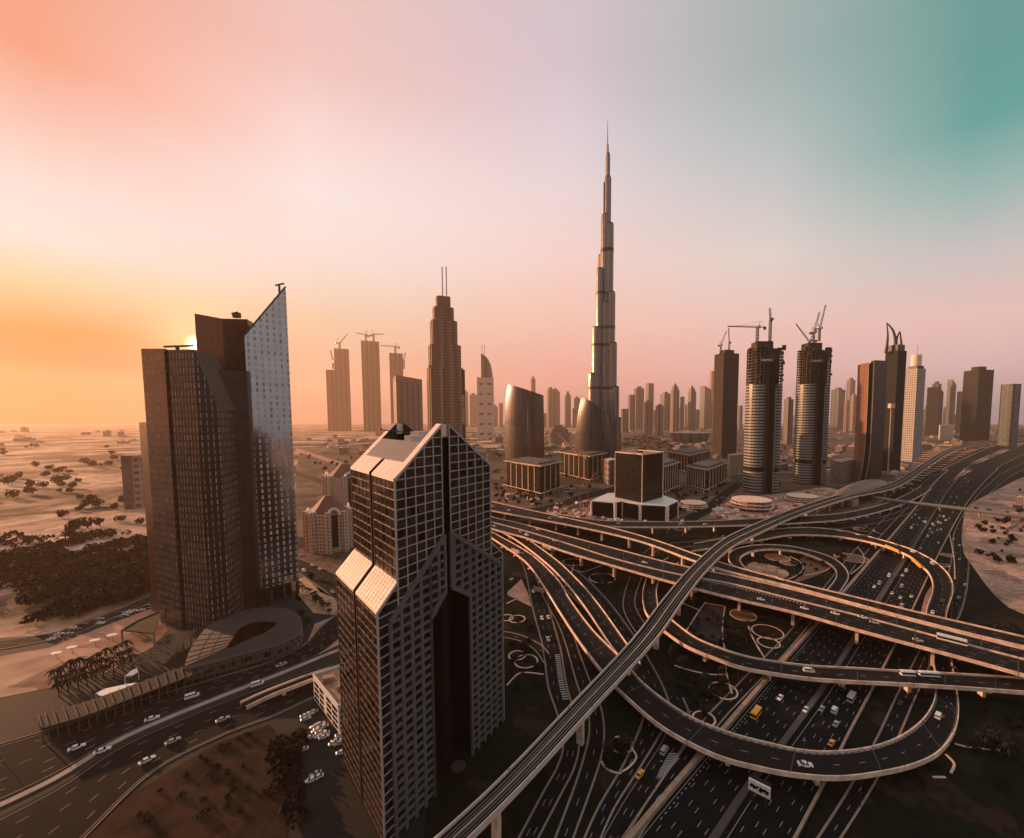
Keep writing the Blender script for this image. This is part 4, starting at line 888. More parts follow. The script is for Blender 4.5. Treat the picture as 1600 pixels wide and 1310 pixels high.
# ---- right-hand group
def slabs():
    T = empty('tower', P(1358,756,0), 'pair of leaning thin slabs, one brown and one dark glass, right of the unfinished towers', 'tower')
    def strip(b0, b1, yt0, yt1, m, nm, flare=0, dep=22, off=0):
        A_, B_ = P(*b0,0), P(*b1,0); za, zb_ = ZT(0,A_.y,yt0), ZT(0,B_.y,yt1); bk_ = Vector((7,dep,0)); mb = MB(); n = 12
        for j in range(n):
            f0, f1 = j/n, (j+1)/n; o = lambda f: Vector((-flare*max(0,(.3-f))**2*11+1.5*math.sin(math.pi*f),0,0))
            q = [A_+o(f0),B_+o(f0),B_+o(f1),A_+o(f1)]; zz_ = (f0*za,f0*zb_,f1*zb_,f1*za); q = [Vector((v.x,v.y,z)) for v, z in zip(q, zz_)]
            mb.face(q); r_ = [v+bk_ for v in q]; mb.face([q[1],r_[1],r_[2],q[2]]); mb.face([r_[0],q[0],q[3],r_[3]])
            if j == n-1: mb.face([q[3],q[2],r_[2],r_[3]])
        mb.build(nm, m, T)
    strip((1337,752),(1347,754),569,567,'brown_slots','brown_slab',8)
    strip((1347.2,754),(1348.4,754.2),567,567,'grey_concrete','edge_frame',8,dep=10)
    strip((1348.6,753),(1355,755),568,567,'void_dark','recess',8,dep=12)
    strip((1355.2,755.2),(1357,755.6),566,565,'grey_concrete','edge_frame',8,dep=10)
    strip((1357.2,755),(1377,744),563,564,'dark_blue_glass','glass_slab',0)
facade('brown_slots', (0.22,0.11,0.07), (0.04,0.025,0.02), 14, 9, 0.18, 0.5, gr=0.4)
slabs()
T, ct, a_, b_, zt = boxtower(1378,1411,737,548,'dark_blue_glass','tall black tower crowned with two curved horns',k=.9,rz=.35)
Yh = ct[1]; 
def horn(pts, w0, nm='horn'):
    mb = MB(); q = catmull([PY(x,y,Yh) for x, y in pts], 5); n = len(q)
    for i in range(n-1): mb.beam(q[i], q[i+1], w0*(1-.8*i/n), w0*1.3*(1-.8*i/n))
    mb.build(nm, 'dark_steel', T)
horn([(1384,552),(1386.5,535),(1387,520),(1385.5,505)], 5); horn([(1398,548),(1399,532),(1395,516),(1385.8,505)], 6); horn([(1409,552),(1408,535),(1406.5,519)], 5); horn([(1400,545),(1401,530),(1406,518)], 5)
mb = MB(); mb.box((ct[0],ct[1],zt), (a_*.8,b_*.8,ZT(0,Yh,540)-zt), .35); mb.build('crown_base', 'dark_steel', T)
mb = MB(); q = P(1385,740,0); mb.box((q.x,q.y-5,0), (2.5,2.5,ZT(0,q.y,632)), 0); mb.build('lift_shaft', 'grey_concrete', T); q2 = MB(); q2.box((q.x,q.y-5,ZT(0,q.y,638)), (16,8,12), .3); q2.build('sky_bridge', 'concrete', T)
T, ct, a_, b_, zt = boxtower(1411,1442,722,576,'white_grid','white gridded tower with a round drum and thin mast on its roof',k=.9,rz=.3)
mb = MB(); mb.box((ct[0],ct[1],zt), (a_*.8,b_*.8,10), .3); mb.build('open_crown', 'dark_steel', T); mb = MB(); mb.cyl((ct[0],ct[1],zt+10), a_*.36, ZT(0,ct[1],555)-zt-10, 18); mb.build('drum', 'tower_cladding', T); mb = MB(); mb.beam((ct[0],ct[1],zt+20), (ct[0],ct[1],ZT(0,ct[1],541)), 2); mb.build('mast', 'steel', T)
boxtower(1501,1548,692,578,'dark_blue_glass','dark glass tower cut by the right edge of the view','tower',rz=.1,crown='cap')
boxtower(1560,1592,700,600,'f_teal','grey-green tower farthest right, beyond the dark glass one','tower',rz=.25)
# ---- left-hand far towers
for x0,x1,yb,yt,m,lab,cr in ((512,527,674,578,'f_hazy','narrow unfinished tower, leftmost of the hazy group',None),(526,549,674,545,'f_hazy','broad unfinished tower with two raised cranes in the haze',None),(568,596,674,533,'f_hazy','unfinished tower standing alone in the haze',None),(611,632,674,552,'f_hazy','unfinished tower rising behind the brown hotel block',None),
    (184,222,796,712,'f_pink','pale slab block on the sand left of the slit-windowed tower',None),(724,732,668,613,'f_pink','thin hazy tower just right of the stepped hotel tower','cap'),(734,746,668,617,'f_pink','hazy tower left of the curved-top banner tower','cap'),(829,837,668,592,'f_grey','thin hazy tower with flared top behind the broad curved tower','cap'),
    (854,866,668,608,'f_grey','hazy tower left of a rounder one, behind the curved towers','cap'),(866,875,668,613,'f_grey','hazy tower with sloping top between the curved towers','wedge'),(882,892,668,618,'f_grey','small pointed hazy tower between the curved towers','step'),(897,906,668,622,'f_grey','small hazy tower touching the bulging curved tower','cap'),(779,786,668,630,'f_pink','low hazy tower beside the broad curved tower',None)):
    boxtower(x0,x1,yb,yt,m,lab,crown=cr,cat='tower' if yt < 700 else 'building')
for x, yb_, Ym, an, up, R_, lab in ((521,575,674,2.3,.95,190,'raised crane leaning left over the hazy unfinished towers'),(531,545,674,.8,.9,150,'raised crane leaning right on the broad hazy tower'),(572,534,674,2.9,.25,150,'flat-jibbed crane on the lone hazy tower'),(584,533,674,.2,.1,130,'low crane on the right of the lone hazy tower'),(618,552,674,2.95,.1,200,'long flat-jibbed crane on the tower behind the hotel block'),(631,575,674,1.4,1.2,130,'upright crane behind the hotel block')):
    Yc = P(x, Ym, 0).y; b = PY(x, yb_+2, Yc+20); crane(b, 90, R_, an, up, 'raw_dark', lab, sz=7)
# brown hotel slab with framed top
q = quadfp((617,708),(622,712),(662,706)); zt = ZT(0,q[1].y,586); T = empty('hotel_block', q[1], 'wide brown hotel block with a flat framed top, left of the stepped hotel tower', 'building'); mb = MB(); mb.prism([xy(v) for v in q], 0, zt*.93, 0, 1); mb.build('body', ['address_stone','concrete'], T)
mb = MB(); mb.prism([xy(v) for v in q], zt*.93+.1, zt, 0, 0, bottom=True); mb.build('roof_band', 'soil_roof', T)
facade('wrap', (0.62,0.46,0.38), (0.16,0.09,0.07), 60, 75, 0.5, 0.22, gr=0.4)
# banner-wrapped tower with curved top
T, ct, a_, b_, zt = boxtower(746,772,686,590,'wrap','banner-wrapped tower with a quarter-round top and twin masts','tower',k=.7,rz=.15)

mb = MB(); Yc = ct[1]-b_*.5; n = 10; xl, xr = PY(752,600,Yc).x, PY(767,600,Yc).x; zt2 = ZT(0,Yc,553)
arc = [(xl+(xr-xl)*math.sin(math.pi/2*i/n), zt+(zt2-zt)*math.cos(math.pi/2*i/n)) for i in range(n+1)]
mb.face([(xl,Yc,zt)]+[(x,Yc,z) for x, z in arc]); mb.face([(xl,Yc+b_,zt)]+[(x,Yc+b_,z) for x, z in arc])
for (x0,z0),(x1,z1_) in zip(arc, arc[1:]): mb.face([(x0,Yc,z0),(x1,Yc,z1_),(x1,Yc+b_,z1_),(x0,Yc+b_,z0)])
mb.face([(xl,Yc,zt),(xl,Yc+b_,zt),(xl,Yc+b_,zt2),(xl,Yc,zt2)]); mb.build('rounded_top', 'address_stone', T)
for px in (753.5, 757): q = PY(px,560,Yc+6); mb = MB(); mb.beam((q.x,q.y,zt), (q.x,q.y,ZT(0,q.y,539)), 3); mb.build('mast', 'steel', T)
# ---- skyline to the right of the needle tower
SK = [(970,982,676,639,'f_grey','low hazy slab at the foot of the needle tower, first tower to its right',None),(981,992,673,617,'f_grey','hazy tower second to the right of the needle tower',None),(990,1006,671,607,'f_grey','broad hazy tower with a square cap, right of the needle tower','cap'),(1008,1021,670,599,'f_teal','hazy flat-topped tower, tallest slab right of the needle tower',None),
 (1005,1019,680,628,'f_beige','nearer beige tower with twin arches in front of the tall hazy slab','cap'),(1024,1037,682,634,'f_beige','shorter near beige tower with pale vertical stripe','cap'),(1031,1047,672,615,'f_grey','broad hazy block with rounded shoulders left of the clock-faced tower','cap'),(1047,1061,676,609,'f_beige','clock-faced tower with stepped domed crown','dome'),(1062,1069,672,620,'f_grey','thin hazy tower just right of the clock-faced tower',None),
 (1074,1087,674,612,'f_grey','twin of the clock-faced tower, with stepped domed crown but no dial','dome'),(1093,1111,669,610,'f_teal','hazy tower with a sloping curved top left of the slim unfinished tower','wedge'),(1100,1113,672,629,'f_beige','beige tower with a pale crown in front of the sloping-topped one','cap'),(1107,1114,666,580,'f_pink','very tall pale tower peeping out behind the slim unfinished tower',None),
 (1153,1160,672,634,'f_grey','low hazy tower in the gap right of the slim unfinished tower',None),(1224,1239,694,624,'f_grey','tower with white edge between the two round unfinished towers','cap'),(1297,1319,672,609,'f_teal','blue-green glass block right of the round unfinished towers','cap'),(1320,1334,668,594,'f_teal','tall hazy blue-green tower behind the brown slab','cap'),(1318,1326,676,627,'f_pink','pink apartment tower, left of a cluster by the brown slab','cap'),(1327,1338,674,618,'f_pink','pink apartment tower touching the brown slab','cap'),
 (1446,1472,680,613,'dark_blue_glass','broad dark glass block right of the white gridded tower','wedge'),(1453,1468,676,600,'f_teal','stepped hazy tower peeping over the broad dark glass block','cap'),(1477,1491,676,602,'f_teal','sail-shaped hazy tower with a slanted edge','wedge'),(1493,1502,676,612,'f_teal','small hazy tower left of the dark tower at the right edge',None),(1442,1449,674,640,'f_grey','low grey tower touching the white gridded tower',None),
 (936,944,668,640,'f_grey','low hazy tower peeping from the left of the needle tower',None),(1038,1046,668,628,'f_pink','far pale tower behind the broad hazy block',None),(1087,1093,670,640,'f_grey','small grey tower in the dip before the sloping-topped one',None)]
for x0,x1,yb,yt,m,lab,cr in SK: boxtower(x0,x1,yb,yt,m,lab,crown=cr,rz=random.uniform(.15,.5))
rr = random.Random(21)
for i in range(46):
    x = rr.uniform(962,1530) if i < 36 else rr.uniform(738,930); w_ = rr.uniform(5,12)
    if 1107 < x < 1150 or 1170 < x < 1222: x += 90
    boxtower(x, x+w_, rr.uniform(666,669.5), rr.uniform(628,650), rr.choice(('f_grey','f_pink','f_teal','f_beige')), 'small far tower in the hazy band of towers along the horizon', crown=rr.choice((None,'cap','step','cap')), rz=rr.uniform(.1,.5), group='far towers along the horizon')
# clock on the clock-faced tower
p = P(1051, 675, 0); mb = MB(); q = PY(1050.5,616,p.y-6); n = 20
mb.face([(q.x+9*math.cos(2*math.pi*i/n),q.y,q.z+9*math.sin(2*math.pi*i/n)) for i in range(n)]); mb.face([(q.x+9*math.cos(2*math.pi*i/n),q.y+3,q.z+9*math.sin(2*math.pi*i/n)) for i in range(n)][::-1])
ck = [o for o in C.objects if o.type == 'EMPTY' and str(o.get('label','')).startswith('clock-faced')][0]; mb.build('clock_face', 'concrete', ck)
# terraced round building between the curved towers
T = empty('terraced_building', P(873,694,0), 'low terraced building with rounded plan between the two curved towers', 'building'); p = P(873,694,0)
for i, (x0,x1,yt) in enumerate(((856,890,676),(859,888,671),(862,884,667.5),(864,879,664.5))):
    a_, c_ = PY(x0,680,p.y).x, PY(x1,680,p.y).x; z0 = 0 if i == 0 else zl_; zl_ = ZT(0,p.y,yt); mb = MB(); capsule(mb,a_,c_,p.y+i*4,(c_-a_)*.6,z0,zl_,0,1,16); mb.build('terrace', ['banded2','grey_concrete'], T)
# big round dish-roofed arena
T = empty('arena', P(1088,695,0), 'wide round arena with a shallow pale roof beside the slim unfinished tower', 'arena'); p = P(1088,694,0); a_, c_ = PY(1055,680,p.y).x, PY(1121,680,p.y).x; w = (c_-a_)/2; cx_ = (a_+c_)/2; zt = ZT(0,p.y,676)
mb = MB(); mb.cyl((cx_,p.y+w,0), w*.8, zt*.9, 32, r2=w*.98); mb.build('bowl', 'f_grey', T); mb = MB(); mb.cyl((cx_,p.y+w,zt*.9), w, 2.5, 32, 0, 0); mb.cyl((cx_,p.y+w,zt*.9+2.5), w*.98, zt*.14, 32, r2=w*.2); mb.cyl((cx_,p.y+w,zt*1.04+2.5), w*.15, 5, 16); mb.build('roof', 'grey_concrete', T)
# ================================================================= ground surfaces, left foreground, low buildings
def blocks_mat(name, dark, light, s1=0.02, s2=0.15):
    m = bpy.data.materials.new(name); m.use_nodes = True; t = m.node_tree; b = t.nodes['Principled BSDF']; n = t.nodes.new; l = t.links.new
    geo = n('ShaderNodeNewGeometry'); v = n('ShaderNodeTexVoronoi'); v.distance = 'CHEBYCHEV'; v.inputs['Scale'].default_value = s1; l(geo.outputs['Position'], v.inputs['Vector'])
    sp = n('ShaderNodeSeparateXYZ'); l(v.outputs['Color'], sp.inputs[0]); nz = n('ShaderNodeTexNoise'); nz.inputs['Scale'].default_value = s2; nz.inputs['Detail'].default_value = 7; l(geo.outputs['Position'], nz.inputs['Vector'])
    ad_ = n('ShaderNodeMath'); ad_.operation = 'MULTIPLY_ADD'; l(nz.outputs[0], ad_.inputs[0]); ad_.inputs[1].default_value = 1.3
    a2 = n('ShaderNodeMath'); a2.operation = 'MULTIPLY_ADD'; l(sp.outputs[0], a2.inputs[0]); a2.inputs[1].default_value = .55; a2.inputs[2].default_value = -.45; l(a2.outputs[0], ad_.inputs[2]); 
    mx = n('ShaderNodeMix'); mx.data_type = 'RGBA'; mx.clamp_factor = True; l(ad_.outputs[0], mx.inputs[0]); mx.inputs[6].default_value = (*dark,1); mx.inputs[7].default_value = (*light,1); l(mx.outputs[2], b.inputs['Base Color'])
    b.inputs['Roughness'].default_value = .95; b.inputs['Specular IOR Level'].default_value = .1; MATS[name] = m
blocks_mat('urban_ground', (0.02,0.016,0.014), (0.24,0.155,0.11))
blocks_mat('site_dirt', (0.12,0.075,0.055), (0.66,0.44,0.33), .05, .25)
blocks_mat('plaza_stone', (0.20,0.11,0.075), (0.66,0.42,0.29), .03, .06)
ground_mix('brown_lot', [(.34,(.010,.006,.004)),(.46,(.030,.016,.010)),(.55,(.050,.027,.017)),(.7,(.022,.012,.008))], .05, 10)
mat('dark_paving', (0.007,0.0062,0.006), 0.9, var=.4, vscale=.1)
mat('foliage', (0.024,0.022,0.013), 0.95, var=.5, vscale=.3, spec=.1)
mat('foliage_dark', (0.013,0.013,0.009), 0.95, var=.5, vscale=.3, spec=.1)
mat('bark', (0.05,0.035,0.025), .9)
mat('roof_tile', (0.17,0.065,0.045), .7, var=.2, vscale=.5)
sheet('urban_surface', [(758,800),(762,712),(790,690),(960,672),(1120,668),(1640,664),(1640,684),(1516,706),(1430,745),(1390,775),(1330,800),(1200,816),(1050,826),(900,820)], 'urban_ground', 0.1)
sheet('urban_surface', [(462,940),(462,870),(462,735),(470,700),(640,690),(760,700),(760,800),(560,935)], 'urban_ground', 0.1)
sheet_s('construction_ground', [(852,800),(875,785),(915,778),(930,800),(925,812),(880,808)], 'site_dirt', 0.28)
sheet_s('construction_ground', [(1105,810),(1120,792),(1160,778),(1230,770),(1290,762),(1318,772),(1300,792),(1240,806),(1160,812)], 'site_dirt', 0.28)
sheet_s('roadside_sand', [(1507,800),(1530,780),(1620,740),(1700,760),(1700,900),(1600,960),(1516,880),(1503,845)], 'site_dirt', 0.32)
sheet('verge', [(1345,812),(1400,770),(1440,738),(1480,714),(1516,703),(1600,691),(1620,668),(1570,684),(1516,712),(1484,732),(1440,757),(1400,792),(1350,850)], 'lawn', 0.24)
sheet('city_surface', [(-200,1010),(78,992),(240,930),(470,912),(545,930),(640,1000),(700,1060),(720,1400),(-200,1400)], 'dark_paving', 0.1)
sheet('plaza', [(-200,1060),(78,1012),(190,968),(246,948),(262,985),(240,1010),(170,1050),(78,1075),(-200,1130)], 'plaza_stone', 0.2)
sheet('plaza', [(462,905),(478,902),(500,925),(532,940),(530,962),(490,958),(466,930)], 'plaza_stone', 0.2)
sheet('pavement', [(492,975),(535,958),(545,1000),(500,1022),(470,1030),(480,1005)], 'paving', 0.2)
sheet('planting', [(506,978),(524,972),(520,984),(504,990)], 'foliage_dark', 0.3); sheet('planting', [(488,998),(506,992),(500,1010),(483,1012)], 'foliage_dark', 0.3)
sheet('bare_lot', [(250,1215),(330,1165),(420,1132),(436,1150),(430,1190),(455,1240),(440,1400),(0,1400),(150,1270)], 'brown_lot', 0.18)
road('RA', [(-160,1205),(-60,1180),(78,1140),(200,1100),(330,1062),(420,1035),(475,1008),(505,976),(545,950),(600,925)], [(-160,1300),(-60,1277),(78,1215),(200,1146),(350,1084),(440,1049),(500,1021),(540,990),(580,960),(640,930)], 6, z=.26, kerbs='a')
road('RB', [(-60,1306),(90,1230),(200,1160),(350,1096),(430,1066),(490,1045),(545,1030),(600,1015)], [(40,1400),(130,1310),(240,1205),(350,1148),(425,1120),(490,1090),(545,1068),(600,1050)], 5, z=.27, kerbs='b')
barrier('median_kerb', [(-60,1290),(84,1222),(200,1153),(350,1090),(440,1055),(500,1030),(545,1012)], .4, 3.2, 'grey_concrete', label='broad pale median kerb between the dark roads in the lower left')
flyover('FX', [(385,1106),(420,1089),(460,1073),(500,1058),(560,1040)], [(375,1100),(412,1083),(455,1066),(497,1051),(560,1033)], [1.2,3,4.5,5.5,6], 'short ramp with orange parapets rising behind the white office building', 1, pier=22)
road('RC', [(455,868),(485,880),(515,893),(550,912),(600,950)], [(455,888),(478,903),(505,922),(535,948),(570,985)], 4, z=.24)
road('RD', [(-200,1030),(78,990),(160,962),(236,930)], [(-200,1046),(78,1001),(160,972),(240,940)], 3, z=.25, m='deck_asphalt')
road('RE', [(462,735),(500,748),(560,770),(640,800)], [(462,743),(500,757),(560,781),(640,812)], 3, z=.25, m='deck_asphalt')
road('RF', [(462,700),(540,725),(620,752)], [(462,705),(540,731),(620,760)], 2, z=.23, m='paving')
road('RG', [(-200,850),(60,820),(160,800),(240,790)], [(-200,860),(60,828),(160,806),(240,796)], 0, z=.2, m='paving', kerbs=False)
road('RH', [(-200,822),(60,800),(190,790),(240,782)], [(-200,828),(60,804),(190,793),(240,785)], 0, z=.2, m='deck_asphalt', kerbs=False)
# ---- trees
LEAF = {}
def crown_mesh(kind, n, r, h, seed, m='foliage'):
    rnd = random.Random(seed); mb = MB(); lob = [(rnd.uniform(-.5,.5)*r, rnd.uniform(-.5,.5)*r, h*rnd.uniform(.45,.85), r*rnd.uniform(.4,.65)) for _ in range(6)]
    for _ in range(n):
        cx, cy, cz, lr = rnd.choice(lob); d = Vector((rnd.gauss(0,1),rnd.gauss(0,1),rnd.gauss(0,.8))).normalized()*lr*rnd.uniform(.6,1.05); c = Vector((cx,cy,cz))+d
        s = r*rnd.uniform(.10,.2); u = Vector((rnd.gauss(0,1),rnd.gauss(0,1),rnd.gauss(0,1))).normalized(); v = u.cross(Vector((rnd.gauss(0,1),rnd.gauss(0,1),rnd.gauss(0,1)))).normalized()
        mb.face([c-u*s-v*s*.6,c+u*s-v*s*.6,c+u*s*.7+v*s*.7,c-u*s*.7+v*s*.7])
    return mb
def make_tree(kind, r, h, seed, m='foliage', n=260):
    T = empty(kind, (0,0,0), 'x', 'tree'); crown_mesh(kind, n, r, h, seed, m).build('crown', m, T)
    tr = MB(); tr.cyl((0,0,0), r*.09, h*.55, 6, r2=r*.05)
    for a in (0.3, 2.4, 4.4): tr.beam((0,0,h*.4), (math.cos(a)*r*.4,math.sin(a)*r*.4,h*.65), r*.05)
    tr.build('trunk', 'bark', T); return T
def make_palm(r, h, seed):
    T = empty('palm_tree', (0,0,0), 'x', 'palm'); rnd = random.Random(seed); mb = MB()
    for k in range(16):
        a = 2*math.pi*k/16+rnd.uniform(-.1,.1); up = rnd.uniform(.1,.8); p0 = Vector((0,0,h)); L_ = r
        for j in range(3):
            f0, f1 = j/3, (j+1)/3; pp = lambda f: Vector((math.cos(a)*L_*f, math.sin(a)*L_*f, h+up*r*f-1.1*r*f*f)); w = .22*r*(1-.6*f1); sd = Vector((-math.sin(a),math.cos(a),0))*w
            q0, q1 = pp(f0), pp(f1); mb.face([q0-sd,q1-sd*.7,q1+sd*.7,q0+sd])
    mb.build('fronds', 'foliage_dark', T); tr = MB(); tr.cyl((0,0,0), .35, h, 6, r2=.22); tr.build('trunk', 'bark', T); return T
PROT = {'round': [make_tree('broadleaf_tree', 5.5, 9, 11+i) for i in range(3)], 'dark': [make_tree('dark_tree', 6.5, 9.5, 31+i, 'foliage_dark') for i in range(2)], 'palm': [make_palm(4.2, 8, 5+i) for i in range(2)], 'shrub': [make_tree('shrub', 3.2, 3.4, 51, 'foliage', 120)]}
USED = set()
def plant(kind, px, py, sc, label, group, cat=None):
    pr = random.choice(PROT[kind]); p = P(px, py, 0)
    if pr.name in USED: t = copy_tree(pr)
    else: t = pr; USED.add(pr.name)
    t.location = (p.x, p.y, 0.05); t.rotation_euler.z = random.uniform(0, 6.28); t.scale = (sc*random.uniform(.85,1.15),)*2+(sc*random.uniform(.85,1.15),)
    t['label'] = label; t['category'] = cat or ('palm' if kind == 'palm' else 'shrub' if kind == 'shrub' else 'tree'); t['group'] = group; return t
def inpoly(x, y, poly):
    c = False; j = len(poly)-1
    for i in range(len(poly)):
        (xi, yi), (xj, yj) = poly[i], poly[j]
        if (yi > y) != (yj > y) and x < (xj-xi)*(y-yi)/(yj-yi)+xi: c = not c
        j = i
    return c
ALLPATH = []
def on_road(p, m=0):
    for A, B in PATHS.values():
        for i in range(0, len(A)-1, 2):
            j = min(i+2, len(A)-1)
            q = [A[i], A[j], B[j], B[i]]
            if min(v.x for v in q)-m <= p.x <= max(v.x for v in q)+m and min(v.y for v in q)-m <= p.y <= max(v.y for v in q)+m:
                if inpoly(p.x, p.y, [(v.x, v.y) for v in q]): return True
                c = (A[i]+B[i])/2; w = (A[i]-B[i]).length/2+m
                if (Vector((p.x,p.y,0))-Vector((c.x,c.y,0))).length < w: return True
    return False
def scatter(kind, poly, n, sc, label, group, avoid=True, **k):
    xs = [p[0] for p in poly]; ys = [p[1] for p in poly]; c = 0; tries = 0
    while c < n and tries < n*12:
        tries += 1; x, y = random.uniform(min(xs), max(xs)), random.uniform(min(ys), max(ys))
        if not inpoly(x, y, poly): continue
        if avoid and on_road(P(x,y,0), 2): continue
        plant(kind, x, y, sc*random.uniform(.75,1.25), label, group, **k); c += 1
def grove(poly, n, r, label, m='foliage_dark', per=46, seed=3, name='woodland'):
    rnd = random.Random(seed); mb = MB(); pts = [P(x, y, 0) for x, y in poly]; pw = [(p.x,p.y) for p in pts]; xs = [p[0] for p in pw]; ys = [p[1] for p in pw]; c = 0
    while c < n:
        x, y = rnd.uniform(min(xs),max(xs)), rnd.uniform(min(ys),max(ys))
        if not inpoly(x, y, pw): continue
        if noise.noise(Vector((x*.012,y*.012,seed))) < -.22: c += .3; continue
        c += 1; rr = r*rnd.uniform(.6,1.3); zc = rr*.75
        for _ in range(per):
            d = Vector((rnd.gauss(0,1),rnd.gauss(0,1),abs(rnd.gauss(0,.9)))).normalized()*rr*rnd.uniform(.75,1.05); q = Vector((x,y,zc*.5))+Vector((d.x,d.y,d.z*.9)); s = rr*rnd.uniform(.14,.26)
            u = Vector((rnd.gauss(0,1),rnd.gauss(0,1),rnd.gauss(0,.6))).normalized(); v = u.cross(Vector((rnd.gauss(0,1),rnd.gauss(0,1),rnd.gauss(0,1)))).normalized(); mb.face([q-u*s-v*s*.6,q+u*s-v*s*.6,q+u*s*.7+v*s*.7,q-u*s*.7+v*s*.7])
    return mb.build(name, m, kind='stuff', label=label)
grove([(-200,905),(60,862),(140,838),(238,832),(252,868),(250,918),(180,945),(78,975),(-200,1025)], 620, 6.5, 'dense dark wood on the left between the sand and the plaza', per=56)
grove([(-200,842),(60,842),(110,852),(60,862),(-200,880)], 60, 8, 'scattered dark bushes above the wood', seed=9)
grove([(958,700),(975,687),(1005,682),(1040,690),(1060,700),(1040,712),(1000,706)], 260, 9, 'dark park trees behind the cube-like block', per=30, seed=5, name='park_trees')
grove([(520,790),(545,775),(556,800),(556,840),(540,835)], 40, 6, 'dark trees right of the domed residential blocks', seed=6, name='park_trees')
grove([(425,1150),(455,1130),(470,1150),(462,1200),(470,1290),(430,1240)], 60, 3.2, 'dark trees beside the bare brown lot', seed=8, name='park_trees')
for poly, n in (([(78,800),(240,770),(240,830),(78,850)],16), ([(78,740),(180,720),(180,790),(78,800)],14)):
    scatter('dark', poly, n, 1.0, 'dark desert tree standing on the pale sand at the left', 'desert trees on the sand')
for i in range(9):
    for j in range(3): plant('palm', 84+i*14+j*5+random.uniform(-2,2), 1066-i*5.5+j*11+random.uniform(-1,1), .9, 'palm in the rows along the near edge of the lit plaza', 'palms along the plaza')
for i in range(12): plant('palm', 470+i*4.2+random.uniform(-2,2), 922+i*3.4+random.uniform(-3,3), .7, 'palm beside the paved court right of the slant-topped slab', 'palms by the paved court')
for x, y in ((486,905),(494,940),(470,965),(478,975)): plant('round', x, y, .6, 'small round tree by the corner of the podium right of the slabs', 'trees by the podium')
scatter('round', [(770,735),(800,735),(850,785),(940,775),(920,790),(840,795),(775,785)], 60, .75, 'street tree round the two dark office blocks left of the red cranes', 'trees round the office blocks')
scatter('round', [(1045,765),(1110,775),(1150,755),(1160,765),(1110,800),(1062,808)], 30, .7, 'street tree by the planted roundabout near the striped office blocks', 'trees by the roundabout')
scatter('dark', [(770,700),(880,690),(900,712),(780,730)], 26, .9, 'tree between the curved towers and the office blocks', 'trees by the curved towers')
scatter('round', [(1300,730),(1340,728),(1335,745),(1300,748)], 12, .9, 'tree on the street left of the brown slab', 'trees by the brown slab')
# ---- oval ribbed roof hall and its canopies
def hall():
    c = P(398,982,0); T = empty('ribbed_hall', c, 'low hall with a dark oval ribbed roof at the foot of the slabs', 'building')
    out = catmull([P(x,y,9) for x, y in ((288,1042),(300,1010),(330,975),(385,953),(440,950),(468,962),(470,985),(440,1003),(390,1016),(340,1030),(288,1042))], 4)[:-1]
    inn = catmull([P(x,y,11.5) for x, y in ((352,1014),(362,1000),(375,982),(400,972),(425,972),(432,976),(415,988),(395,997),(375,1006),(362,1012),(352,1014))], 4)[:-1]
    n = len(out); rf = MB(); wl = MB(); ct = MB(); rb = MB()
    for i in range(n):
        j = (i+1) % n; rf.face([out[i],out[j],inn[j],inn[i]]); a, b = out[i], out[j]; wl.face([(a.x,a.y,0),(b.x,b.y,0),b,a]); a, b = inn[i], inn[j]; ct.face([(a.x,a.y,3),(b.x,b.y,3),b,a]); rb.beam(out[i]+Vector((0,0,.15)), inn[i]+Vector((0,0,.15)), .22)
    for f in (.3,.6):
        for i in range(n): rb.beam(out[i].lerp(inn[i],f)+Vector((0,0,.15)), out[(i+1)%n].lerp(inn[(i+1)%n],f)+Vector((0,0,.15)), .16)
    ct.face([(p.x,p.y,3) for p in inn]); rf.build('roof', 'hall_roof', T); wl.build('outer_wall', 'hall_wall', T); ct.build('court', 'void_dark', T); rb.build('ribs', 'dark_concrete', T)
mat('hall_roof', (0.035,0.030,0.028), .8, var=.2, vscale=.2)
facade('hall_wall', (0.20,0.15,0.12), (0.02,0.017,0.015), 7, 9, .35, .55)
hall()
A = catmull([P(x,y,7) for x, y in ((60,1118),(130,1098),(200,1073),(270,1048),(330,1027),(385,1012),(430,1003),(462,990))], 5); B = catmull([P(x,y,7) for x, y in ((66,1138),(138,1117),(206,1091),(275,1065),(335,1042),(390,1025),(437,1014),(474,998))], 5)
T = empty('canopy', ((A[15]+B[15])/2*Vector((1,1,0)) if False else ((A[15].x+B[15].x)/2,(A[15].y+B[15].y)/2,0)), 'long curving canopy with pale cross ribs in front of the oval hall', 'canopy')
cn = MB(); rb = MB(); wl = MB(); po = MB()
for i in range(len(A)-1):
    cn.face([A[i],A[i+1],B[i+1],B[i]]); a, b = B[i]-Vector((0,0,.4)), B[i+1]-Vector((0,0,.4)); wl.face([(A[i].x,A[i].y,0),(A[i+1].x,A[i+1].y,0),A[i+1],A[i]])
    rb.beam(A[i]+Vector((0,0,.3)), B[i]+Vector((0,0,.3)), .4, .5); po.beam((B[i].x,B[i].y,0), (B[i].x,B[i].y,7), .4)
rb.beam; [rb.beam(B[i],B[i+1],.5,.6) for i in range(len(B)-1)]
cn.build('roof', 'dark_paving', T); rb.build('ribs', 'dark_concrete', T); wl.build('wall', 'hall_wall', T); po.build('posts', 'dark_concrete', T)
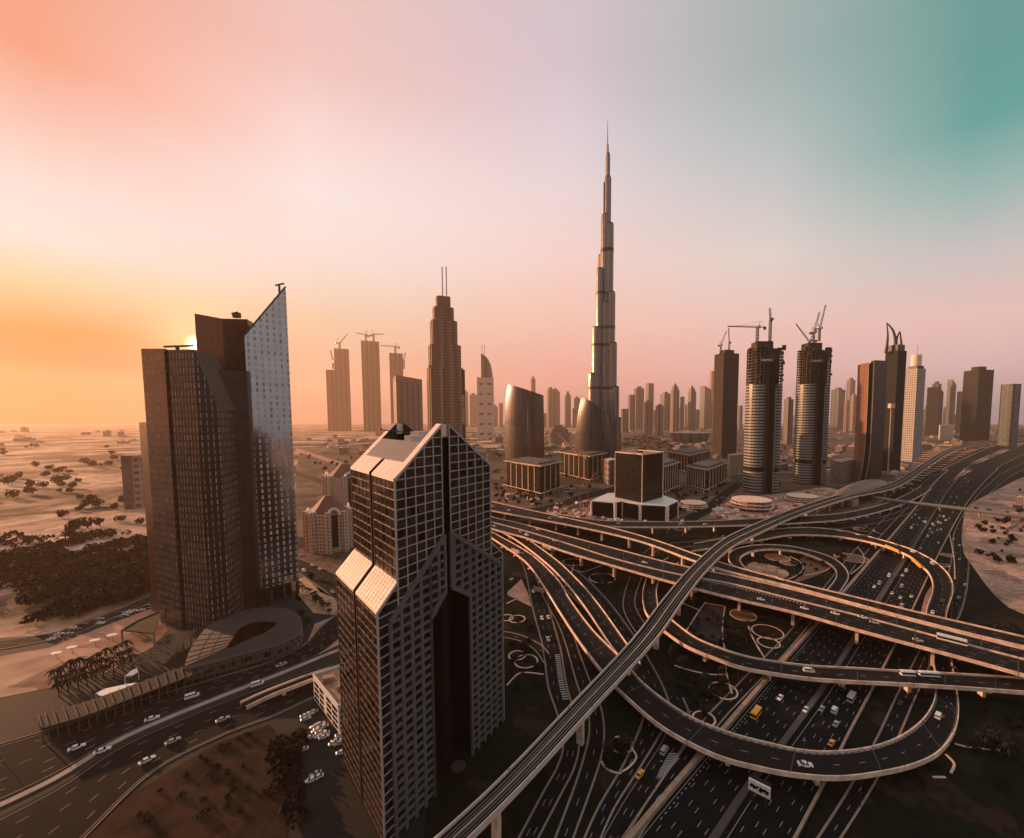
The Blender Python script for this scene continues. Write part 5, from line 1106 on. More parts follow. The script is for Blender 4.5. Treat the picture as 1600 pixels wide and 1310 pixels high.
# pergola grid
q = [P(x,y,6) for x, y in ((205,1040),(262,993),(308,984),(262,1030))]; T = empty('pergola', (q[0]+q[2])/2*1.0, 'dark pergola of crossed beams between the plaza and the oval hall', 'pergola'); T.location.z = 0; mb = MB()
for i in range(13): f = i/12; mb.beam(q[0].lerp(q[1],f), q[3].lerp(q[2],f), .35, .5); 
for i in range(9): f = i/8; mb.beam(q[0].lerp(q[3],f), q[1].lerp(q[2],f), .35, .5)
mb.build('beams', 'dark_concrete', T); mb = MB()
for i in range(0,13,3):
    for j in (0,1): p = q[0].lerp(q[1],i/12) if j == 0 else q[3].lerp(q[2],i/12); mb.beam((p.x,p.y,0), p, .5)
mb.build('posts', 'dark_concrete', T)
q = [P(x,y,9) for x, y in ((190,985),(215,970),(252,955),(240,990))]; mb = MB()
T = empty('pavilion', (q[0]+q[2])/2, 'thin-roofed pavilion on posts at the slabs\' left foot', 'pavilion'); T.location.z = 0
mb.face(q); [mb.beam(q[i],q[(i+1)%4],.8) for i in range(4)]; mb.build('roof', 'dark_paving', T); mb = MB(); [mb.beam((p.x,p.y,0),p,.8) for p in q]; mb.build('posts', 'grey_concrete', T)
q = quadfp((354,1036),(359,1040),(389,1031)); mb = MB(); zt = ZT(0,q[1].y,1020); mb.prism([xy(p) for p in q], 0, zt, 0, 0); T = mb.build('kiosk', 'white_paint', origin=q[1], label='small white flat-roofed kiosk in front of the long curving canopy', cat='kiosk')
for nm, pix in (('fabric_awning',[(150,1083),(165,1076),(198,1069),(212,1067),(196,1078),(180,1086),(160,1090)]),('fabric_awning',[(195,1057),(205,1048),(214,1044),(216,1050),(206,1056)])):
    pts = [P(x,y,5) for x, y in pix]; mb = MB(); mb.face(pts); mb.face([p-Vector((0,0,.3)) for p in pts][::-1]); [mb.beam((p.x,p.y,0),p,.3) for p in pts[::3]]
    mb.build(nm, 'white_paint', origin=(pts[0].x,pts[0].y,0), label='larger white fabric awning in the lower left' if pix[0][0] == 150 else 'smaller white fabric awning in the lower left', cat='awning')
for i, (x, y) in enumerate(((88,1020),(112,1011),(148,1000),(175,992),(205,981))):
    mb = MB(); pts = [P(x+8*math.cos(a)+(4*math.sin(a) if True else 0),y-2.2*math.cos(a)+1.2*math.sin(a),4) for a in [k*math.pi/5 for k in range(10)]]; mb.face(pts); mb.face([p-Vector((0,0,.4)) for p in pts][::-1]); c = sum(pts,Vector())/10; mb.beam((c.x,c.y,0),c,.5)
    mb.build('shade_sail', 'white_paint', origin=(c.x,c.y,0), label='pale oval shade sail in the row on the lit plaza', cat='shade sail', group='shade sails on the plaza')
# ---- white office building beside the dark tower
def white_office():
    q = quadfp((491,1093),(530,1146),(575,1128)); zt = ZT(0,q[1].y,1105); T = empty('office_building', (q[0]+q[2])/2, 'small white office building with horizontal window bands beside the twin-peaked tower', 'office building')
    mb = MB(); mb.prism([xy(p) for p in q], 0, zt, 0, 1); mb.build('body', ['white_paint','roof_beige'], T); d = q[1]-q[0]; n_ = Vector((d.y,-d.x,0)).normalized(); n_ = n_ if n_.dot(-q[0]) > 0 else -n_; e = q[2]-q[1]; m_ = Vector((e.y,-e.x,0)).normalized(); m_ = m_ if m_.dot(-q[1]) > 0 else -m_
    for k in range(4):
        z = zt*(.16+.21*k)
        for f0, f1 in ((.06,.22),(.28,.42),(.56,.72),(.78,.95)):
            w = MB(); w.beam(q[0]+d*f0+n_*.12+Vector((0,0,z)), q[0]+d*f1+n_*.12+Vector((0,0,z)), .3, zt*.11); w.build('window', 'black_glass', T)
        w = MB(); w.beam(q[1]+e*.05+m_*.12+Vector((0,0,z)), q[1]+e*.95+m_*.12+Vector((0,0,z)), .3, zt*.11); w.build('window', 'black_glass', T)
    pp = MB()
    for i in range(4): pp.beam(q[i]+Vector((0,0,zt+.5)), q[(i+1)%4]+Vector((0,0,zt+.5)), .5, 1.2)
    pp.build('parapet', 'white_paint', T); c = (q[0]+q[2])/2
    for (f, w) in ((.3,5),(.62,7)): b_ = MB(); p = q[0].lerp(q[2],f); b_.box((p.x,p.y,zt), (w,w*.7,3), .5); b_.build('plant_room', 'roof_beige', T)
mat('roof_beige', (0.36,0.22,0.15), .9, var=.3, vscale=.2)
white_office()
# ---- domed residential blocks
facade('resid', (0.58,0.40,0.29), (0.06,0.045,0.04), 3.6, 3.9, .42, .5, gr=.3)
def domed(px, yb, w_px, ye, ya, label):
    p = P(px, yb, 0); w = (PY(px+w_px/2,800,p.y)-PY(px-w_px/2,800,p.y)).length; r = w/2; c = (p.x, p.y+r*.8); ze = ZT(0,p.y,ye); za = ZT(0,p.y,ya)
    T = empty('residential_block', (c[0],c[1],0), label, 'building'); poly = [(c[0]+r*math.cos(a)*(1.0), c[1]+r*.8*math.sin(a)) for a in [math.pi/8+k*math.pi/4 for k in range(8)]]
    mb = MB(); mb.prism(poly, 0, ze, 0, 1); mb.build('body', ['resid','tower_cladding'], T)
    for k in range(8):
        a = math.pi/8+k*math.pi/4; b_ = MB(); b_.box((c[0]+r*math.cos(a)*.96, c[1]+r*.8*math.sin(a)*.96, 0), (r*.26,r*.26,ze*1.06), a); b_.build('bay', 'resid', T)
    rf = MB(); o = [(x+(x-c[0])*-.12, y+(y-c[1])*-.12) for x, y in poly]
    for k in range(8): a_, b2 = o[k], o[(k+1)%8]; rf.face([(a_[0],a_[1],ze+1),(b2[0],b2[1],ze+1),(c[0]+(b2[0]-c[0])*.2,c[1]+(b2[1]-c[1])*.2,za),(c[0]+(a_[0]-c[0])*.2,c[1]+(a_[1]-c[1])*.2,za)])
    rf.face([(c[0]+(x-c[0])*.2,c[1]+(y-c[1])*.2,za) for x, y in o]); rf.build('roof', 'roof_tile', T)
    for a in (-.5*math.pi-.75, -.5*math.pi+.75, -.5*math.pi+2.2):
        ar = MB(); ax = Vector((math.cos(a),math.sin(a),0)); sd = Vector((-ax.y,ax.x,0)); o_ = Vector((c[0],c[1],ze-2))+ax*r*.86; R_ = r*.25; prev = None
        for k in range(9):
            t = math.pi*k/8; q = o_+sd*R_*math.cos(t)+Vector((0,0,R_*1.3*math.sin(t)+1))
            if prev is not None: ar.beam(prev, q, 1.2, 2.6)
            prev = q
        ar.build('arch', 'white_paint', T); g_ = MB(); g_.box((o_.x-ax.x*.4,o_.y-ax.y*.4,ze*.15), (.8,R_*1.3,ze*.85), a); g_.build('glazing', 'black_glass', T)
    for k in range(0, 7):
        z = ze*(.12+.11*k)
        for a in (-.5*math.pi-.35, -.5*math.pi+.4):
            bl = MB(); bl.box((c[0]+r*math.cos(a)*.97,c[1]+r*.8*math.sin(a)*.97,z), (1.6,r*.22,1.1), a); bl.build('balcony', 'white_paint', T)
domed(501,866,68,806,779,'beige residential block with brown domed roof and white arches, nearer of the pair')
domed(528,800,62,748,727,'beige residential block with brown domed roof, the farther one partly behind the peaked tower')
# ---- low buildings scattered through the city
facade('low_a', (0.46,0.31,0.23), (0.06,0.045,0.04), 4, 3.6, .5, .45); facade('low_b', (0.22,0.17,0.145), (0.04,0.035,0.033), 5, 4, .6, .5); facade('low_c', (0.66,0.52,0.44), (0.07,0.06,0.055), 4.5, 4, .5, .4)
LOW = []
for i, (m, s) in enumerate((('low_a',(26,18,10)),('low_b',(34,22,14)),('low_c',(22,16,8)),('low_a',(40,16,7)),('low_b',(20,20,18)))):
    T = empty('low_building', (0,0,0), 'x', 'building'); mb = MB(); mb.box((0,0,0), s, 0, 0, 1); mb.build('body', [m,'grey_concrete' if i%2 else 'tower_cladding'], T)
    mb = MB(); mb.box((s[0]*.15,s[1]*.1,s[2]), (s[0]*.3,s[1]*.3,2.5), 0); mb.build('roof_plant', 'grey_concrete', T); LOW.append(T)
lused = set()
def low(poly, n, label, group, sc=1.0):
    xs = [p[0] for p in poly]; ys = [p[1] for p in poly]; c = 0; t_ = 0
    while c < n and t_ < n*14:
        t_ += 1; x, y = random.uniform(min(xs),max(xs)), random.uniform(min(ys),max(ys))
        if not inpoly(x, y, poly) or on_road(P(x,y,0), 12): continue
        T = random.choice(LOW); p = P(x,y,0); o = copy_tree(T) if T.name in lused else T; lused.add(T.name); s = sc*random.uniform(.7,1.3); o.location = p; o.scale = (s,s,s*random.uniform(.7,1.4)); o.rotation_euler.z = random.choice((.45,.3,.45+math.pi/2,.7)); o['label'] = label; o['group'] = group; c += 1
low([(465,688),(640,676),(640,725),(540,720),(465,708)], 48, 'low hazy building in the sunlit district left of the peaked tower', 'low buildings in the haze', 1.5)
low([(724,676),(960,674),(900,712),(785,712),(724,700)], 56, 'low building in the district around the curved towers', 'low buildings by the curved towers', 1.4)
low([(965,672),(1112,672),(1110,712),(1060,705),(1030,684),(970,684)], 36, 'low pale building in the district right of the needle tower', 'low buildings right of the needle tower', 1.4)
low([(1120,670),(1340,668),(1335,735),(1230,745),(1150,745),(1120,715)], 46, 'low building in the district around the unfinished towers', 'low buildings by the unfinished towers', 1.3)
low([(1442,668),(1600,664),(1600,672),(1520,694),(1442,716)], 32, 'low building in the district by the right edge', 'low buildings by the right edge', 1.4)
low([(-200,672),(180,668),(460,672),(460,690),(-200,700)], 44, 'tiny low building far out on the sandy plain', 'low buildings on the plain', 1.8)
low([(770,760),(800,782),(850,790),(930,770),(905,758),(850,784)], 8, 'small pale building beside the office blocks', 'small buildings by the office blocks', .5)
q = quadfp((1466,686),(1469,689),(1489,687)); mb = MB(); mb.prism([xy(p) for p in q], 0, ZT(0,q[1].y,665), 0, 1); mb.build('apartment_block', ['low_c','grey_concrete'], origin=q[1], label='white block with tall window strips, low at the right', cat='building')
q = quadfp((1297,752),(1312,757),(1338,750)); mb = MB(); mb.prism([xy(p) for p in q], 0, ZT(0,q[1].y,722), 0, 1); mb.build('car_park_block', ['banded2','grey_concrete'], origin=q[1], label='brown banded block left of the leaning brown slab', cat='building')
q = quadfp((1136,742),(1140,745),(1162,741)); mb = MB(); mb.prism([xy(p) for p in q], 0, ZT(0,q[1].y,712), 0, 1); mb.build('site_hall', ['low_a','grey_concrete'], origin=q[1], label='plain beige hall between the slim and round unfinished towers', cat='building')
# ================================================================= interchange furniture
mat('green_sign', (0.03,0.12,0.09), .6)
mat('planted_brown', (0.03,0.018,0.013), .97, var=.5, vscale=.4)
def ring(px, py, w_px, label, bed='soil', a0=0, a1=360, ratio=1.0, rz=0, nm='flower_bed'):
    c = P(px, py, 0); r = (P(px+w_px, py, 0)-c).length; mb = MB(); n = 40; T = empty(nm, c, label, 'planting bed'); z = .12
    pt = lambda t, rr: Vector((c.x+rr*math.cos(t)*math.cos(rz)-rr*ratio*math.sin(t)*math.sin(rz), c.y+rr*math.cos(t)*math.sin(rz)+rr*ratio*math.sin(t)*math.cos(rz), 0))
    full = a1-a0 >= 360
    A_ = [pt(math.radians(a0+(a1-a0)*i/n), r) for i in range(n+1)]; B_ = [pt(math.radians(a0+(a1-a0)*i/n), r-.95) for i in range(n+1)]; h = Vector((0,0,.42)); h0 = Vector((0,0,.05))
    for i in range(n):
        mb.face([A_[i]+h,A_[i+1]+h,B_[i+1]+h,B_[i]+h]); mb.face([A_[i]+h0,A_[i+1]+h0,A_[i+1]+h,A_[i]+h]); mb.face([B_[i]+h0,B_[i+1]+h0,B_[i+1]+h,B_[i]+h])
    mb.build('kerb', 'kerb_pink', T)
    if bed:
        mb = MB(); ring.z = getattr(ring,'z',.30)+.004; mb.face([(p.x,p.y,ring.z) for p in B_[:-1 if full else None]]); mb.build('bed', bed, T)
    return T
mat('kerb_pink', (0.62,0.42,0.32), .85, var=.2, vscale=.5)
def striped(name, a, b, sc, rz):
    m = bpy.data.materials.new(name); m.use_nodes = True; t = m.node_tree; bs = t.nodes['Principled BSDF']; n = t.nodes.new; l = t.links.new
    g = n('ShaderNodeNewGeometry'); mp = n('ShaderNodeMapping'); mp.inputs['Rotation'].default_value = (0,0,rz); l(g.outputs['Position'], mp.inputs[0]); w = n('ShaderNodeTexWave'); w.inputs['Scale'].default_value = sc; w.inputs['Distortion'].default_value = 3; w.inputs['Detail'].default_value = 4; l(mp.outputs[0], w.inputs[0])
    mx = n('ShaderNodeMix'); mx.data_type = 'RGBA'; l(w.outputs['Fac'], mx.inputs[0]); mx.inputs[6].default_value = (*a,1); mx.inputs[7].default_value = (*b,1); l(mx.outputs[2], bs.inputs['Base Color']); bs.inputs['Roughness'].default_value = .95; MATS[name] = m
striped('planted_rows', (0.045,0.018,0.010), (0.30,0.15,0.085), .22, .4)
for x, y, w, lab, bed in ((808,968,13,'right one of two overlapping ring beds beside the peaked tower, upper pair','soil'),(792,966,11,'left one of two overlapping ring beds beside the peaked tower, upper pair',None),(808,1025,14,'small upper ring bed of the lower pair right of the peaked tower','soil'),(822,1034,19,'larger lower ring bed of the lower pair right of the peaked tower','soil'),
    (971,1165,18.5,'round kerbed bed standing alone inside the bottom bend, left of the taxi','soil'),(895,879,16,'round bed under the near edge of the long flyover, left one',None),(941,904,21,'wide oval bed with a bar across it below the long flyover',None),(1330,872,23,'oval planted bed between the small loop ramp and the wide highway','planted_rows'),(1232,880,13,'small oval bed inside the small loop ramp','planted_rows'),
    (1161,962,20,'striped oval bed with a concrete pad, below the long flyover','planted_rows'),(1199,988,23.5,'larger of two overlapping rings left of the highway, below the long flyover','soil'),(1201,1005,17,'smaller of two overlapping rings left of the highway, below the long flyover',None),(1130,1080,22,'ring bed cut by the frontage road, above the big bend','soil'),(1100,1124,18,'ring bed cut by the big bend, just below another ring','soil'),
    (1480,868,9,'tiny ring bed in the wedge right of the highway, upper one','planted_rows'),(1474,884,8,'tiny ring bed in the wedge right of the highway, lower one','soil'),(1215,872,18,'planted ring inside the small loop ramp, upper left','planted_rows'),(1065,826,13,'ring bed beneath the straight farthest flyover','soil'),(1350,828,14,'ring bed by the curved ramp below the station','planted_rows'),(970,832,10,'ring bed between the two far flyovers','soil')):
    ring(x, y, w, lab, bed)
def kerbline(pix, label, w=.9, h=.4, nm='kerb_line', m='kerb_pink'):
    A_ = catmull([P(x,y,.05) for x, y in pix], 5); mb = MB(); O = [a+Vector((1,.3,0)) for a in A_]; wall(mb, A_, O, 0, 0, h, w); c = A_[len(A_)//2]; return mb.build(nm, m, origin=(c.x,c.y,0), label=label, cat='kerb')
for i, (pix, lab) in enumerate((([(1104,942),(1094,954),(1073,988)],'kerb line running down from the long flyover to the mid flyover, leftmost'),([(1104,943),(1134,948)],'short kerb line under the long flyover joining two longer ones'),([(1134,948),(1130,975),(1131,1000),(1134,1018)],'kerb line left of the striped oval bed'),([(1060,940),(1096,955)],'kerb line right of the metro viaduct below the long flyover'),
    ([(1169,974),(1176,995),(1195,1028)],'straight kerb from the striped oval bed down to the frontage road'),([(1054,1040),(1080,1048),(1110,1054),(1136,1054)],'thin curved kerb in the dark lawn below the mid flyover'),([(1135,1040),(1138,1060),(1145,1085)],'steep kerb left of the frontage road below the mid flyover'),([(793,1072),(815,1052),(850,1054)],'bent kerb on the dark lawn right of the peaked tower'),
    ([(792,944),(822,930)],'short pale kerb by the peaked tower\'s right shoulder'),([(941,1190),(950,1202),(970,1208),(985,1200),(996,1185),(990,1172)],'curving kerb round the lone ring bed at the bottom'),([(878,930),(895,892),(897,880)],'kerb below the near edge of the long flyover, left'),([(893,888),(911,894),(941,884)],'zigzag kerb below the near edge of the long flyover'),
    ([(1258,900),(1290,893),(1300,885)],'kerb curving through the small loop island'),([(1210,912),(1240,903),(1256,890),(1250,878),(1235,870)],'hooked kerb inside the small loop ramp'),([(1340,855),(1350,868),(1349,882),(1330,898)],'hooked kerb right of the oval planted bed'),([(1484,834),(1491,870),(1493,906)],'pale kerb between the highway and the right frontage road'),
    ([(1316,818),(1345,812),(1376,805)],'thin pale kerb left of the highway near the footbridge'),([(1352,822),(1370,832),(1380,836)],'kerb round the small bed near the footbridge'),([(1491,1162),(1516,1168),(1560,1172)],'kerb right of the big bend at the right edge'),([(1480,1180),(1493,1195),(1488,1210)],'hook-shaped kerb outside the big bend'),([(1456,1214),(1476,1214)],'short straight kerb below the big bend'))):
    kerbline(pix, lab)
q = [P(x,y,.29) for x, y in ((1102,945),(1133,949),(1131,1008),(1075,988))]; mb = MB(); mb.face(q); mb.build('planting', 'planted_brown', kind='structure')

sheet_s('planting', [(1250,874),(1262,868),(1292,880),(1296,888),(1275,900),(1240,910),(1258,892)], 'planted_rows', .29)
sheet_s('planting', [(1165,885),(1180,878),(1215,886),(1232,895),(1225,904),(1195,902),(1172,893)], 'site_dirt', .29)
sheet_s('planting', [(1446,930),(1456,915),(1460,925),(1458,945),(1448,960),(1438,962)], 'paving', .29)
# median strip wider pale patches, central planting of the highway
# hazard boards on the curved ramp
A_, B_ = PATHS['FH']
def on_edge(E, px, zoff=0): 
    return min(range(len(E)), key=lambda i: abs(PXof(E[i])[0]-px[0])+abs(PXof(E[i])[1]-px[1]))
for (x0,y0,x1,y1,lab) in ((1384,853,1405,862,'yellow board on the curved ramp, the left one'),(1425,873,1440,886,'yellow board on the curved ramp, the right one')):
    a, b = P(x0,y0,9.5), P(x1,y1,9.5); mb = MB(); d = (b-a); nn = Vector((d.y,-d.x,0)).normalized(); nn = nn if nn.dot(-a) > 0 else -nn; mb.beam(a+nn*.6, b+nn*.6, .3, 3.2); mb.build('sign_board', 'yellow_paint', origin=a, label=lab, cat='sign')
# sign gantries
def gantry(p0, p1, h, label, face='grey_concrete', arm=True):
    a, b = P(*p0,0), P(*p1,0); T = empty('sign_gantry', a, label, 'sign'); mb = MB(); mb.beam(a, a+Vector((0,0,h)), .5); mb.beam(a+Vector((0,0,h)), b+Vector((0,0,h)), .5); mb.build('post', 'steel', T)
    mb = MB(); d = b-a; mb.beam(a+d*.35+Vector((0,0,h)), b+Vector((0,0,h)), .4, 3.6); mb.build('panel', face, T); return T
gantry((818,878),(799,872),9,'pale sign gantry over the ramp right of the peaked tower, upper left one','tower_cladding')
gantry((868,874),(847,866),9,'pale sign gantry beside the ramps, right one of the upper two','tower_cladding')
gantry((858,944),(834,938),10,'dark sign gantry across the ramps, lower one','steel')
gantry((786,800),(772,794),9,'small green road sign at the start of the far flyover','green_sign')
gantry((1438,775),(1422,770),9,'sign gantry over the slip road beyond the footbridge','grey_concrete')

# billboard at the bottom
a, b = P(1170,1216,9), P(1204,1233,9); T = empty('billboard', (a.x,a.y,0), 'white billboard with dark lettering at the bottom edge', 'billboard'); mb = MB(); mb.beam(a-Vector((0,0,2)), b-Vector((0,0,2)), .8, 4.5); mb.build('panel', 'white_paint', T)
d = (b-a).normalized(); mid = (a+b)/2; nn = Vector((d.y,-d.x,0)); nn = nn if nn.dot(-a) > 0 else -nn
mb = MB()
for k, (f0, f1) in enumerate(((.1,.2),(.22,.34),(.36,.44),(.5,.66),(.69,.78),(.8,.92))): mb.beam(a.lerp(b,f0)+nn*.5-Vector((0,0,1.6+.25*(k%2))), a.lerp(b,f1)+nn*.5-Vector((0,0,2.0+.25*(k%2))), .12, 1.5 if k != 3 else 2.0)
mb.build('printed_marks', 'void_dark', T)
mb = MB(); mb.beam(a+Vector((0,0,.5))-nn*1.2, b+Vector((0,0,.5))-nn*1.2, 1.6, .3); mb.build('catwalk', 'soil', T); mb = MB(); [mb.beam((p.x,p.y,0), p-Vector((0,0,4)), .7) for p in (a.lerp(b,.2), a.lerp(b,.8))]; mb.build('posts', 'dark_steel', T)
# dotted gore on the long flyover, white dashed bars along the looping ramp, chevrons
def bars(key, f, i0, i1, step, lw, name='hatching', off=0.03):
    A_, B_ = PATHS[key]; mb = MB(); acc = 0; n = len(A_)
    for i in range(int(n*i0), int(n*i1)-1):
        a, b = A_[i].lerp(B_[i],f), A_[i+1].lerp(B_[i+1],f); l = (b-a).length; 
        if l < .01: continue
        d = (b-a)/l; s = Vector((-d.y,d.x,0)); t = (-acc) % step
        while t < l: p = a+d*t+Vector((0,0,off)); mb.face([p-s*lw[0],p+d*lw[1]-s*lw[0],p+d*lw[1]+s*lw[0],p+s*lw[0]]); t += step
        acc += l
    mb.build(name, 'paint', kind='structure')
bars('FA', .88, .47, .66, 2.4, (.9,1.1)); bars('FH', .97, .26, .50, 3.2, (.22,1.6), 'edge_bars'); bars('FH', .03, .26, .52, 3.2, (.22,1.6), 'edge_bars'); bars('FD', .12, .26, .34, 2.2, (.7,1.0)); bars('Q1', .75, .35, .52, 2.0, (1.6,.9), 'hatching'); bars('FR', .5, .25, .5, 4, (.2,1.5)); bars('H1', .1, .05, .35, 3, (.15,1.2), 'edge_bars')
mb = MB()
for k in range(11):
    f = k/10; c = P(1030+25*f, 1213-34*f, .5); d = (P(1055,1179,.5)-P(1030,1213,.5)).normalized(); s = Vector((-d.y,d.x,0)); w = .6+1.9*f
    for sg in (-1,1): mb.face([c+d*.0,c+d*1.0,c+d*-1.2+s*sg*w,c+d*-2.2+s*sg*w])
mb.build('chevrons', 'paint', kind='structure')
# ---- street lamps: mast with outreach arm
def lamp_proto():
    T = empty('street_lamp', (0,0,0), 'x', 'street lamp'); mb = MB(); mb.cyl((0,0,0), .16, 12, 6, r2=.08); mb.build('mast', 'dark_steel', T); mb = MB(); mb.beam((0,0,11.8),(2.2,0,12.4),.12); mb.build('arm','dark_steel',T); mb = MB(); mb.box((2.4,0,12.2),(.9,.35,.2)); mb.build('lantern','steel',T); return T
LP = lamp_proto(); first = [True]
def lamps(key, side, step, label, group, start=0, end=1):
    A_, B_ = PATHS[key]; E, O = (A_, B_) if side == 0 else (B_, A_); acc = step*.4
    for i in range(max(1,int(len(E)*start)), int(len(E)*end)):
        acc += (E[i]-E[i-1]).length
        if acc > step:
            acc = 0; o = LP if first[0] else copy_tree(LP); first[0] = False; d = (E[i]-O[i]).normalized(); o.location = E[i]+d*.3+Vector((0,0,.9 if E[i].z > 2 else 0)); o.rotation_euler.z = math.atan2(-d.y,-d.x); o['label'] = label; o['group'] = group
for k, s, lab, gr in (('FA',0,'thin dark lamp post on the near parapet of the long flyover','lamp posts on the long flyover'),('FD',1,'thin dark lamp post on the far parapet of the long flyover','lamp posts on the far parapet'),('FH',0,'thin dark lamp post on the outer parapet of the great looping ramp','lamp posts on the looping ramp'),('FI',0,'thin dark lamp post on the mid flyover that carries the buses','lamp posts on the mid flyover'),('FG',1,'thin dark lamp post on the inner ramp','lamp posts on the inner ramp'),('FE',1,'thin dark lamp post on the straight farthest flyover','lamp posts on the farthest flyover')): lamps(k, s, 45, lab, gr)
# ---- metro station shell, concourse and footbridge
def station():
    c0, c1 = P(1303,776,17), P(1384,752,17); d = (c1-c0); L_ = d.length*.95; d.normalize(); s = Vector((-d.y,d.x,0)); c = (c0+c1)/2; T = empty('metro_station', (c.x,c.y,0), 'golden shell-shaped metro station at the end of the footbridge', 'metro station'); nu, nv = 22, 12
    def pt(u, v):
        t = -1+2*u/nu; w = 19*max(0.02,(1-abs(t)**2.4))**.55*(1+.15*t); h = 14*max(.02,(1-abs(t)**2.6))**.6; a = math.pi*v/nv; return c+d*(t*L_/2)+s*(math.cos(a)*w)+Vector((0,0,-5+h*1.25*math.sin(a)**.8 if 0 < v < nv else -5))
    mb = MB(); dots = MB()
    for u in range(nu):
        for v in range(nv): mb.face([pt(u,v),pt(u+1,v),pt(u+1,v+1),pt(u,v+1)])
    mb.build('shell', 'gold_shell', T, smooth=True)
    rnd = random.Random(4)
    for u in range(4,nu-3):
        for v in (3,4,6,7,8):
            if rnd.random() < .7: p = (pt(u,v)+pt(u+1,v+1))/2; n_ = (p-c).normalized(); dots.box((p.x+n_.x*.2,p.y+n_.y*.2,p.z+.1), (1.8,1.0,.7), math.atan2(d.y,d.x))
    dots.build('skylights', 'dark_steel', T)
    mb = MB(); mb.box((c.x,c.y,0), (L_*.55,22,13), math.atan2(d.y,d.x)); mb.build('concourse', 'dark_blue_glass', T)
    e = P(1330,790,0); mb = MB(); mb.box((e.x,e.y,0), (20,14,12), .5); mb.build('entrance_block', 'grey_concrete', T); return T
mat('gold_shell', (0.22,0.15,0.10), .5, .3, var=.15, vscale=.3)
station()
def footbridge():
    pts = [(1352,775),(1400,783),(1460,790),(1516,797),(1620,810)]; Q = catmull([P(x,y,9) for x, y in pts], 6); T = empty('footbridge', (Q[8].x,Q[8].y,0), 'long grey covered footbridge from the metro station across the highway', 'footbridge'); mb = MB(); n = 10
    for i in range(len(Q)-1):
        d = (Q[i+1]-Q[i]).normalized(); s = Vector((-d.y,d.x,0))
        for k in range(n):
            a0, a1 = 2*math.pi*k/n, 2*math.pi*(k+1)/n; o = lambda a: s*math.cos(a)*3.2+Vector((0,0,math.sin(a)*2.8)); mb.face([Q[i]+o(a0),Q[i+1]+o(a0),Q[i+1]+o(a1),Q[i]+o(a1)])
    mb.build('tube', 'bridge_grey', T); mb = MB()
    for i in range(len(Q)-1): mb.beam(Q[i]+Vector((0,-3.2,0)), Q[i+1]+Vector((0,-3.2,0)), .3, 1.2)
    mb.build('window_band', 'dark_steel', T)
    for px in (1412,1466,1530,1600): q = min(Q, key=lambda v: abs(PXof(v)[0]-px)); mb = MB(); mb.box((q.x,q.y,0),(1.6,1.6,6.4)); mb.box((q.x,q.y,5.4),(5,2,1),.2); mb.build('pier','grey_concrete',T)
mat('bridge_grey', (0.19,0.175,0.16), .5, .3)
footbridge()
# ---- building sites
def site_ring(px, py, w_px, hgt, label):
    c = P(px, py, 0); r = (P(px+w_px,py,0)-c).length; T = empty('unfinished_podium', c, label, 'building'); 
    for k in range(3):
        mb = MB(); mb.cyl((c.x,c.y+r*.6,hgt*(k+1)/3-.6), r*(1-.06*k), .9, 20); mb.build('floor_slab', 'concrete', T)
    mb = MB()
    for k in range(20): a = 2*math.pi*k/20; mb.box((c.x+r*.86*math.cos(a),c.y+r*.6+r*.86*math.sin(a),0),(1.2,1.2,hgt),0)
    mb.cyl((c.x,c.y+r*.6,0), r*.6, hgt-1, 16); mb.build('columns', 'grey_concrete', T)
site_ring(1183,799,34,16,'unfinished round podium at the foot of the middle unfinished tower'); site_ring(1262,786,26,10,'low unfinished podium at the foot of the right unfinished tower'); site_ring(1087,796,23,9,'low round beige pavilion building by the planted roundabout')
q = quadfp((1252,806),(1262,812),(1322,784)); mb = MB(); mb.prism([xy(p) for p in q], 0, 12, 0, 1); mb.build('site_block', ['banded2','concrete'], origin=q[1], label='long grey slab-sided block beside the metro viaduct near the station', cat='building')
rnd = random.Random(12)
SITE = []
for nm, bld in (('container', lambda m: (m.box((0,0,0),(6,2.5,2.6)), m.box((-3.05,0,.2),(.1,2.1,2.2)), m.box((3.05,0,.2),(.1,2.1,2.2)))), ('material_stack', lambda m: [m.box((rnd.uniform(-1,1),rnd.uniform(-.6,.6),.5*k),(5-.4*k,2.6-.2*k,.45),.05*k) for k in range(4)]), ('site_cabin', lambda m: (m.box((0,0,.3),(7,3,2.8)), m.box((0,0,3.1),(7.4,3.4,.2)), m.box((1.5,-1.55,.5),(1,.1,2))))):
    mb = MB(); bld(mb); SITE.append(mb.build(nm, {'container':'rust','material_stack':'tower_cladding','site_cabin':'white_paint'}[nm], label='x', cat={'container':'container','material_stack':'building materials','site_cabin':'cabin'}[nm]))
su = set()
def litter(poly, n, where, sc):
    xs = [p[0] for p in poly]; ys = [p[1] for p in poly]; c = 0; t_ = 0
    while c < n and t_ < n*12:
        t_ += 1; x, y = random.uniform(min(xs),max(xs)), random.uniform(min(ys),max(ys))
        if not inpoly(x, y, poly): continue
        pr = random.choice(SITE); o = pr.copy() if pr.name in su else pr
        if pr.name in su: COL.objects.link(o)
        su.add(pr.name); o.location = P(x,y,.08); o.rotation_euler.z = random.uniform(0,3); o.scale = (sc*random.uniform(.6,1.2),)*3
        o['label'] = {'container':'rust-red container lying ','material_stack':'stack of pale building materials ','site_cabin':'white site cabin '}[pr.name.split('.')[0]]+where; o['group'] = 'site clutter '+where; c += 1
litter([(852,800),(875,785),(905,785),(928,800),(922,812),(880,808)], 44, 'in the excavation by the red cranes', 1.1)
litter([(1105,810),(1120,792),(1160,785),(1290,765),(1310,775),(1240,806),(1160,812)], 90, 'on the site below the unfinished towers', 1.2)
